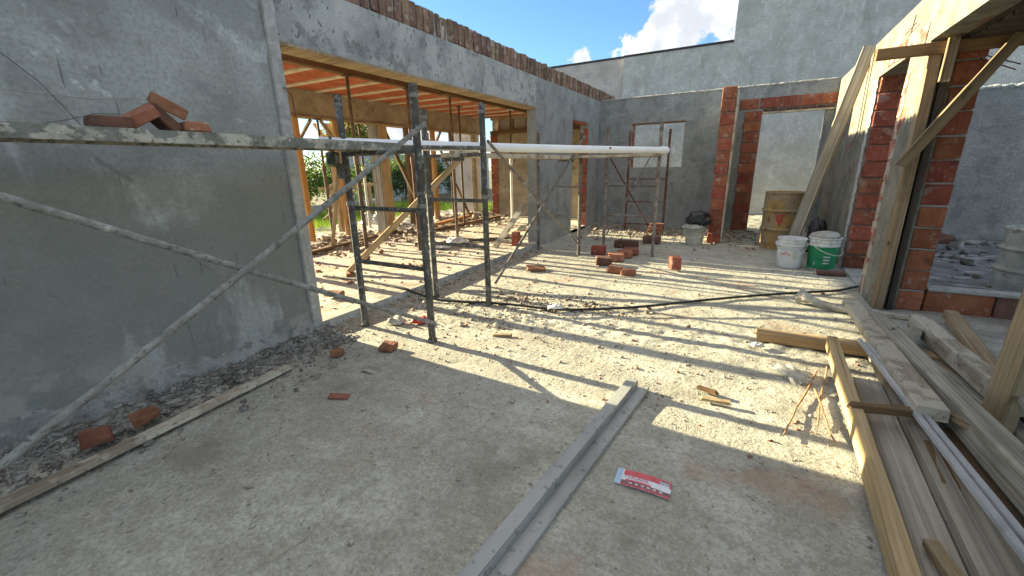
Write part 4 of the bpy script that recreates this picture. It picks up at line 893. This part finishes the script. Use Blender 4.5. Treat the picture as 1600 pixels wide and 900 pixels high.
on_cyl(t, .324, [(aD-.24, .62), (aD-.08, .62), (aD+.08, .62), (aD+.24, .62), (aD+.08, .48), (aD, .415), (aD-.08, .48)], 'red_print', 'triangle_mark', [(0,1,6), (1,2,4,6), (2,3,4), (6,4,5)])
o = put('lettering', text_mesh('Sika', .085), 'drum_yellow', t); o.matrix_local = Matrix.Translation((.330*math.cos(aD), .330*math.sin(aD), .575)) @ Matrix.Rotation(aD+math.pi/2, 4, 'Z') @ Matrix.Rotation(math.pi/2, 4, 'X')
drum((2.93, 6.9, 0.02), .33, .72, 'drum_grey', 'cement-grey steel drum in the room at the right edge')
def bucket(loc, r0, r1, h, mat, label, rz=0):
    t = thing('bucket', label, 'bucket', loc, rz)
    def R(z): return r0+(r1-r0)*z/h
    prof = [(.001, .004), (r0*.97, 0), (r0, .008)]+[(R(z), z) for z in (h*.3, h*.6, h*.74)]+[(R(h*.75)+.010, h*.755), (R(h*.75)+.010, h*.775), (R(h*.78), h*.785), (R(h*.86), h*.86), (R(h*.86)+.009, h*.865), (R(h*.86)+.009, h*.88), (R(h*.9), h*.89), (R(h*.96), h*.96), (r1+.010, h*.965), (r1+.010, h), (r1-.006, h), (r1-.012, h*.8), (r0*.9, .02), (.001, .02)]
    b = MB(); b.lathe(prof, 36); put('shell', b, mat, t)
    pts = [((r1+.008)*math.cos(a_), (r1+.008)*math.sin(a_)-.06*math.sin(math.pi*k/16), h*.80-.13*math.sin(math.pi*k/16)) for k, a_ in ((k, math.pi+math.pi*k/16) for k in range(17))]
    b = MB(); b.tube(pts, .0045, 6); put('bail_handle', b, 'prop_white', t)
    for s in (-1, 1):
        b = MB(); b.cbox(.03, .04, .05, .006, 0, (s*(r1+.008), 0, h*.80)); put('handle_lug', b, mat, t)
    return t, R
t, R = bucket((.61, 7.27, .01), .152, .180, .43, 'plastic_white', 'white plastic bucket with red print, left of two')
def band(t, R_, a0, a1, z0, z1, mat, name, n=10, off=.0025):
    m = MB(); vs = []
    for i in range(n+1):
        a_ = a0+(a1-a0)*i/n
        for z in (z0, z1): r_ = R_(z)+off; vs.append((r_*math.cos(a_), r_*math.sin(a_), z))
    m.add(vs, [(2*i, 2*i+2, 2*i+3, 2*i+1) for i in range(n)], True); return put(name, m, mat, t)
for i, (a_, z, w_) in enumerate(((-2.35, .205, .10), (-2.18, .195, .12), (-1.98, .20, .10), (-1.82, .19, .14), (-2.05, .222, .08))): band(t, R, a_, a_+w_, z, z+.022+.006*(i % 2), 'red_print', 'red_lettering', 3)
band(t, R, -1.45, -1.15, .13, .25, 'plastic_cream', 'faded_label', 6)
band(t, R, -2.6, -1.1, .272, .28, 'ink_cyan', 'print_line', 12)
t, R = bucket((1.0, 7.30, .01), .160, .188, .46, 'plastic_white', 'white bucket with green label standing by the right wall', .6)
band(t, R, -4.2, -.4, .02, .335, 'label_green', 'green_label', 22)
for z in (.10, .145, .19): band(t, R, -2.2, -1.75, z, z+.02, 'plastic_white', 'label_line', 5, .005)
b = MB(); b.lathe([(.001, .02), (.13, .018), (.17, .0), (.175, .012), (.165, .035), (.12, .05), (.001, .05)], 26); o = put('mixing_pan', b, 'sack', loc=(.99, 7.32, .475)); o.rotation_euler = (.12, -.08, 0); tag(o, 'dirty round pan lying on the green-labelled bucket', 'pan')
t, R = bucket((-.86, 8.72, .0), .15, .19, .36, 'plastic_cream', 'cream bucket beside the red brick wall end, stuffed with a bag')
def blob(name, loc, s, mat, label, cat, seed):
    bm = bmesh.new(); bmesh.ops.create_icosphere(bm, subdivisions=4, radius=1)
    for v in bm.verts:
        n_ = v.co.normalized(); q = 1+.28*mnoise.noise(n_*1.8+Vector((seed, 0, 0)))+.16*abs(mnoise.noise(n_*4.5+Vector((0, seed, 0))))
        v.co = Vector((n_.x*s[0], n_.y*s[1], max(n_.z, -.45)*s[2]))*q
    me = bpy.data.meshes.new(name); bm.to_mesh(me); bm.free(); me.polygons.foreach_set('use_smooth', [True]*len(me.polygons))
    return tag(put(name, me, mat, loc=loc), label, cat)
blob('rubbish_bag', (-.82, 8.71, .47), (.21, .19, .17), 'black_bag', 'shiny black bag on the cream bucket', 'bag', 2.0)
blob('rubbish_bag', (-.90, 8.58, .345), (.17, .10, .065), 'sack', 'pale crumpled sack hanging over the cream bucket rim', 'bag', 5.0)
blob('rubbish_bag', (1.02, 8.35, .26), (.14, .16, .36), 'black_bag', 'dark bag in the corner behind the green-labelled bucket', 'bag', 9.0)
blob('rubbish_lump', (2.22, 10.35, .10), (.16, .16, .16), 'sack', 'pale lump at the foot of the wall in the right room, left one', 'rubbish', 12.0)
blob('rubbish_lump', (2.95, 10.3, .10), (.30, .2, .14), 'brick_dark', 'brown heap at the foot of the wall in the right room', 'rubbish', 15.0)

# ------------------------------------------------------------------ rubble (uncountable)
ICO = np.array([(x, y, z) for x in (-.72, .72) for y in (-.72, .72) for z in (-.72, .72)])
IF = np.array([(0,1,3),(0,3,2),(4,6,7),(4,7,5),(0,4,5),(0,5,1),(2,3,7),(2,7,6),(0,2,6),(0,6,4),(1,5,7),(1,7,3)])
def scatter(name, xs, ys, sz, hfn, mat, label, cat, flat=.55, sink=.25):
    n = len(xs); z = hfn(xs, ys)
    V = ICO[None]*(1+RNG.normal(0, .30, (n, 8, 1)))
    sc = np.stack([sz*RNG.uniform(.7, 1.5, n), sz*RNG.uniform(.7, 1.3, n), sz*RNG.uniform(.3, 1.0, n)*flat*1.6], -1)
    V = V*sc[:, None, :]
    a = RNG.uniform(0, 6.28, n); c, s = np.cos(a)[:, None], np.sin(a)[:, None]
    X = V[..., 0]*c-V[..., 1]*s; Y = V[..., 0]*s+V[..., 1]*c
    tx, ty = RNG.normal(0, .25, (n, 1)), RNG.normal(0, .25, (n, 1))
    Z = V[..., 2]+X*tx+Y*ty
    P = np.stack([X+xs[:, None], Y+ys[:, None], Z+(z+sc[:, 2]*(1-2*sink))[:, None]*1.0], -1).reshape(-1, 3)
    F = (IF[None]+(np.arange(n)*8)[:, None, None]).reshape(-1, 3).astype(np.int32)
    me = bpy.data.meshes.new(name); me.vertices.add(len(P)); me.vertices.foreach_set('co', P.astype(np.float32).ravel())
    me.loops.add(F.size); me.loops.foreach_set('vertex_index', F.ravel()); me.polygons.add(len(F))
    me.polygons.foreach_set('loop_start', np.arange(len(F), dtype=np.int32)*3); me.polygons.foreach_set('loop_total', np.full(len(F), 3, np.int32)); me.update(calc_edges=True)
    return tag(put(name, me, mat), label, cat, kind='stuff')
def lnsize(n, m, s): return m*np.exp(RNG.normal(0, s, n))
U = RNG.uniform
n = 5200; x = -3.47+np.abs(RNG.normal(0, .26, n)); y = U(-.6, 2.45, n)
scatter('wall_rubble', x, y, np.clip(lnsize(n, .0068, .6), .002, .032), fh, 'gravel_dark', 'dark mortar crumbs heaped along the foot of the left wall', 'rubble')
n = 3800; x = U(-3.4, 1.2, n); y = np.where(U(0, 1, n) < .8, U(2.2, 7.0, n), U(.4, 2.2, n))
scatter('floor_gravel', x, y, np.clip(lnsize(n, .0036, .55), .0015, .016), fh, 'gravel', 'small grit and pebbles scattered over the floor', 'gravel')
n = 1600; x = U(-3.3, 1.2, n); y = 2.2+RNG.gamma(1.6, 1.6, n); y = np.clip(y, .6, 10.5)
scatter('brick_crumbs', x, y, np.clip(lnsize(n, .0045, .55), .002, .02), fh, 'rubble_red', 'reddish brick crumbs scattered over the sunny floor', 'rubble')
n = 1800; t_ = U(0, 1, n); x = np.where(t_ < .55, -3.44+np.abs(RNG.normal(0, .12, n)), -2.2+RNG.normal(0, .7, n)); y = np.where(t_ < .55, U(2.4, 7.1, n), 3.6+RNG.normal(0, .45, n)); x = np.clip(x, -3.47, 1.1)
scatter('churned_rubble', x, y, np.clip(lnsize(n, .0058, .55), .002, .026), fh, 'rubble_tan', 'tan clods along the slab edge and the hose', 'rubble')
n = 700; x = np.clip(-1.8+RNG.normal(0, .5, n), -3.3, 0); y = 4.12+.16*(x+1.8)+RNG.normal(0, .22, n)
scatter('hose_clods', x, y, np.clip(lnsize(n, .0062, .6), .002, .028), fh, 'rubble_brown', 'dark brown clods churned up behind the hose', 'rubble')
n = 2000; x = U(-3.4, .2, n); y = np.clip(10.7-np.abs(RNG.normal(0, .9, n)), 7.4, 10.75)
scatter('back_rubble', x, y, np.clip(lnsize(n, .013, .5), .005, .05), fh, 'rubble_tan', 'broken rubble along the foot of the back wall', 'rubble')
n = 2000; x = np.clip(-6.9+RNG.normal(0, .5, n), -8.5, -4.5); y = U(4.6, 11.0, n)
scatter('terrace_rubble', x, y, np.clip(lnsize(n, .017, .55), .006, .08), th, 'rubble_tan', 'brown rubble heap along the garden side of the terrace', 'rubble')
n = 700; x = U(-7.0, -3.6, n); y = U(2.5, 11.0, n)
scatter('terrace_crumbs', x, y, np.clip(lnsize(n, .011, .55), .004, .06), th, 'rubble_red', 'red brick crumbs over the terrace floor', 'rubble')
n = 420; x = U(1.75, 6, n); y = U(5.8, 10.7, n)
scatter('room_rubble', x, y, np.clip(lnsize(n, .03, .6), .01, .12), dh, 'gravel_dark', 'grey scraps over the floor of the right room', 'rubble')

# ------------------------------------------------------------------ garden beyond the terrace
def leaves(cx, n, r, zc_, size, squash=1.0, seed=0, clumps=26):
    R2 = np.random.default_rng(seed); c = R2.normal(0, 1, (clumps, 3)); c /= np.linalg.norm(c, axis=1)[:, None]; c *= (R2.uniform(.25, 1, (clumps, 1))**.5)*np.array(r)*.8
    k = R2.integers(0, clumps, n); p = c[k]+R2.normal(0, 1, (n, 3))*np.array(r)*.20+np.array((0, 0, zc_))
    p[:, 2] = np.maximum(p[:, 2], .05)
    a = R2.normal(0, 1, (n, 3)); a /= np.linalg.norm(a, axis=1)[:, None]; b = np.cross(a, R2.normal(0, 1, (n, 3))); b /= np.linalg.norm(b, axis=1)[:, None]
    s = (size*R2.uniform(.6, 1.4, n))[:, None]
    V = np.stack([p-a*s, p+b*s*.45, p+a*s, p-b*s*.45], 1).reshape(-1, 3); F = np.arange(4*n).reshape(-1, 4)
    me = bpy.data.meshes.new('foliage'); me.from_pydata(V.tolist(), [], F.tolist()); return me
def shrub(x, y, r, h, label, mat='leaf', seed=0, n=2600):
    t = thing('shrub', label, 'shrub', (x, y, -.02), 0, 'hedge shrubs beyond the terrace')
    put('foliage', leaves(0, n, (r, r, h*.5), h*.52, .075, seed=seed), mat, t)
    b = MB(); b.tube([(0,0,0), (.05,.02,h*.3), (0,.05,h*.6)], [.05, .035, .015], 7); put('stem', b, 'bark', t); return t
sl = ['dark shrub seen past the edge of the left wall', 'shrub behind the orange posts', 'shrub left of the boxed column', 'shrub behind the boxed column', 'shrub behind the brown terrace post', 'shrub left of the white end wall', 'tall dark shrub behind the end wall']
for i, yy in enumerate((9.2, 11.0, 12.8, 14.7, 16.8, 19.2, 22.0)): shrub(-16.2+.3*math.sin(i*2), yy, 1.15, 2.15+.25*math.sin(i*1.7), sl[i], seed=50+i)
t = thing('tree', 'yellow-green tree rising above the garden hedge', 'tree', (-22.5, 19.5, 0))
put('crown', leaves(0, 7000, (1.9, 1.9, 1.5), 3.3, .11, seed=70, clumps=40), 'leaf_yellow', t)
b = MB(); b.tube([(0,0,0), (.1,0,1.2), (.0,.15,2.4), (.2,.2,3.6)], [.16, .13, .09, .03], 9); put('trunk', b, 'bark', t)
for a_ in (0, 2, 4):
    b = MB(); b.tube([(.02,.1,2.0), (.7*math.cos(a_), .7*math.sin(a_), 2.9), (1.2*math.cos(a_), 1.2*math.sin(a_), 3.7)], [.07, .045, .015], 7); put('limb', b, 'bark', t)
w = thing('garden_wall', 'blue-grey boundary wall behind the hedge', 'wall', (-19.0, 14, 0))
b = MB(); b.box(-.2, 0, 1.0, 16, -.15, 2.35); put('wall_body', b, 'plaster_light', w)
b = MB(); b.box(-.25, .05, 1.0, 16, 2.353, 2.43); put('coping', b, 'concrete', w)
n = 26000; gx = U(-15.8, -8.6, n); gy = U(4.0, 15.5, n); gh = U(.10, .30, n)*(.6+.5*vn(gx*1.2, gy*1.2, 60)); ga = U(0, 6.28, n); lean = RNG.normal(0, .08, (n, 2))
bx_, by_ = np.cos(ga)*.009, np.sin(ga)*.009; gz = np.full(n, -.13)
V = np.stack([np.stack([gx-bx_, gy-by_, gz], -1), np.stack([gx+bx_, gy+by_, gz], -1), np.stack([gx+lean[:, 0], gy+lean[:, 1], gz+gh+.13], -1)], 1).reshape(-1, 3)
me = bpy.data.meshes.new('grass'); me.from_pydata(V.tolist(), [], np.arange(3*n).reshape(-1, 3).tolist())
tag(put('grass', me, 'grass'), 'bright green sunlit grass beyond the terrace', 'grass', kind='stuff')
b = MB(); b.box(-15.2, -15.0, 5, 15.5, -.13, .22); tag(put('garden_kerb', b, 'plaster_pink'), 'pale low kerb at the far side of the grass', 'kerb')
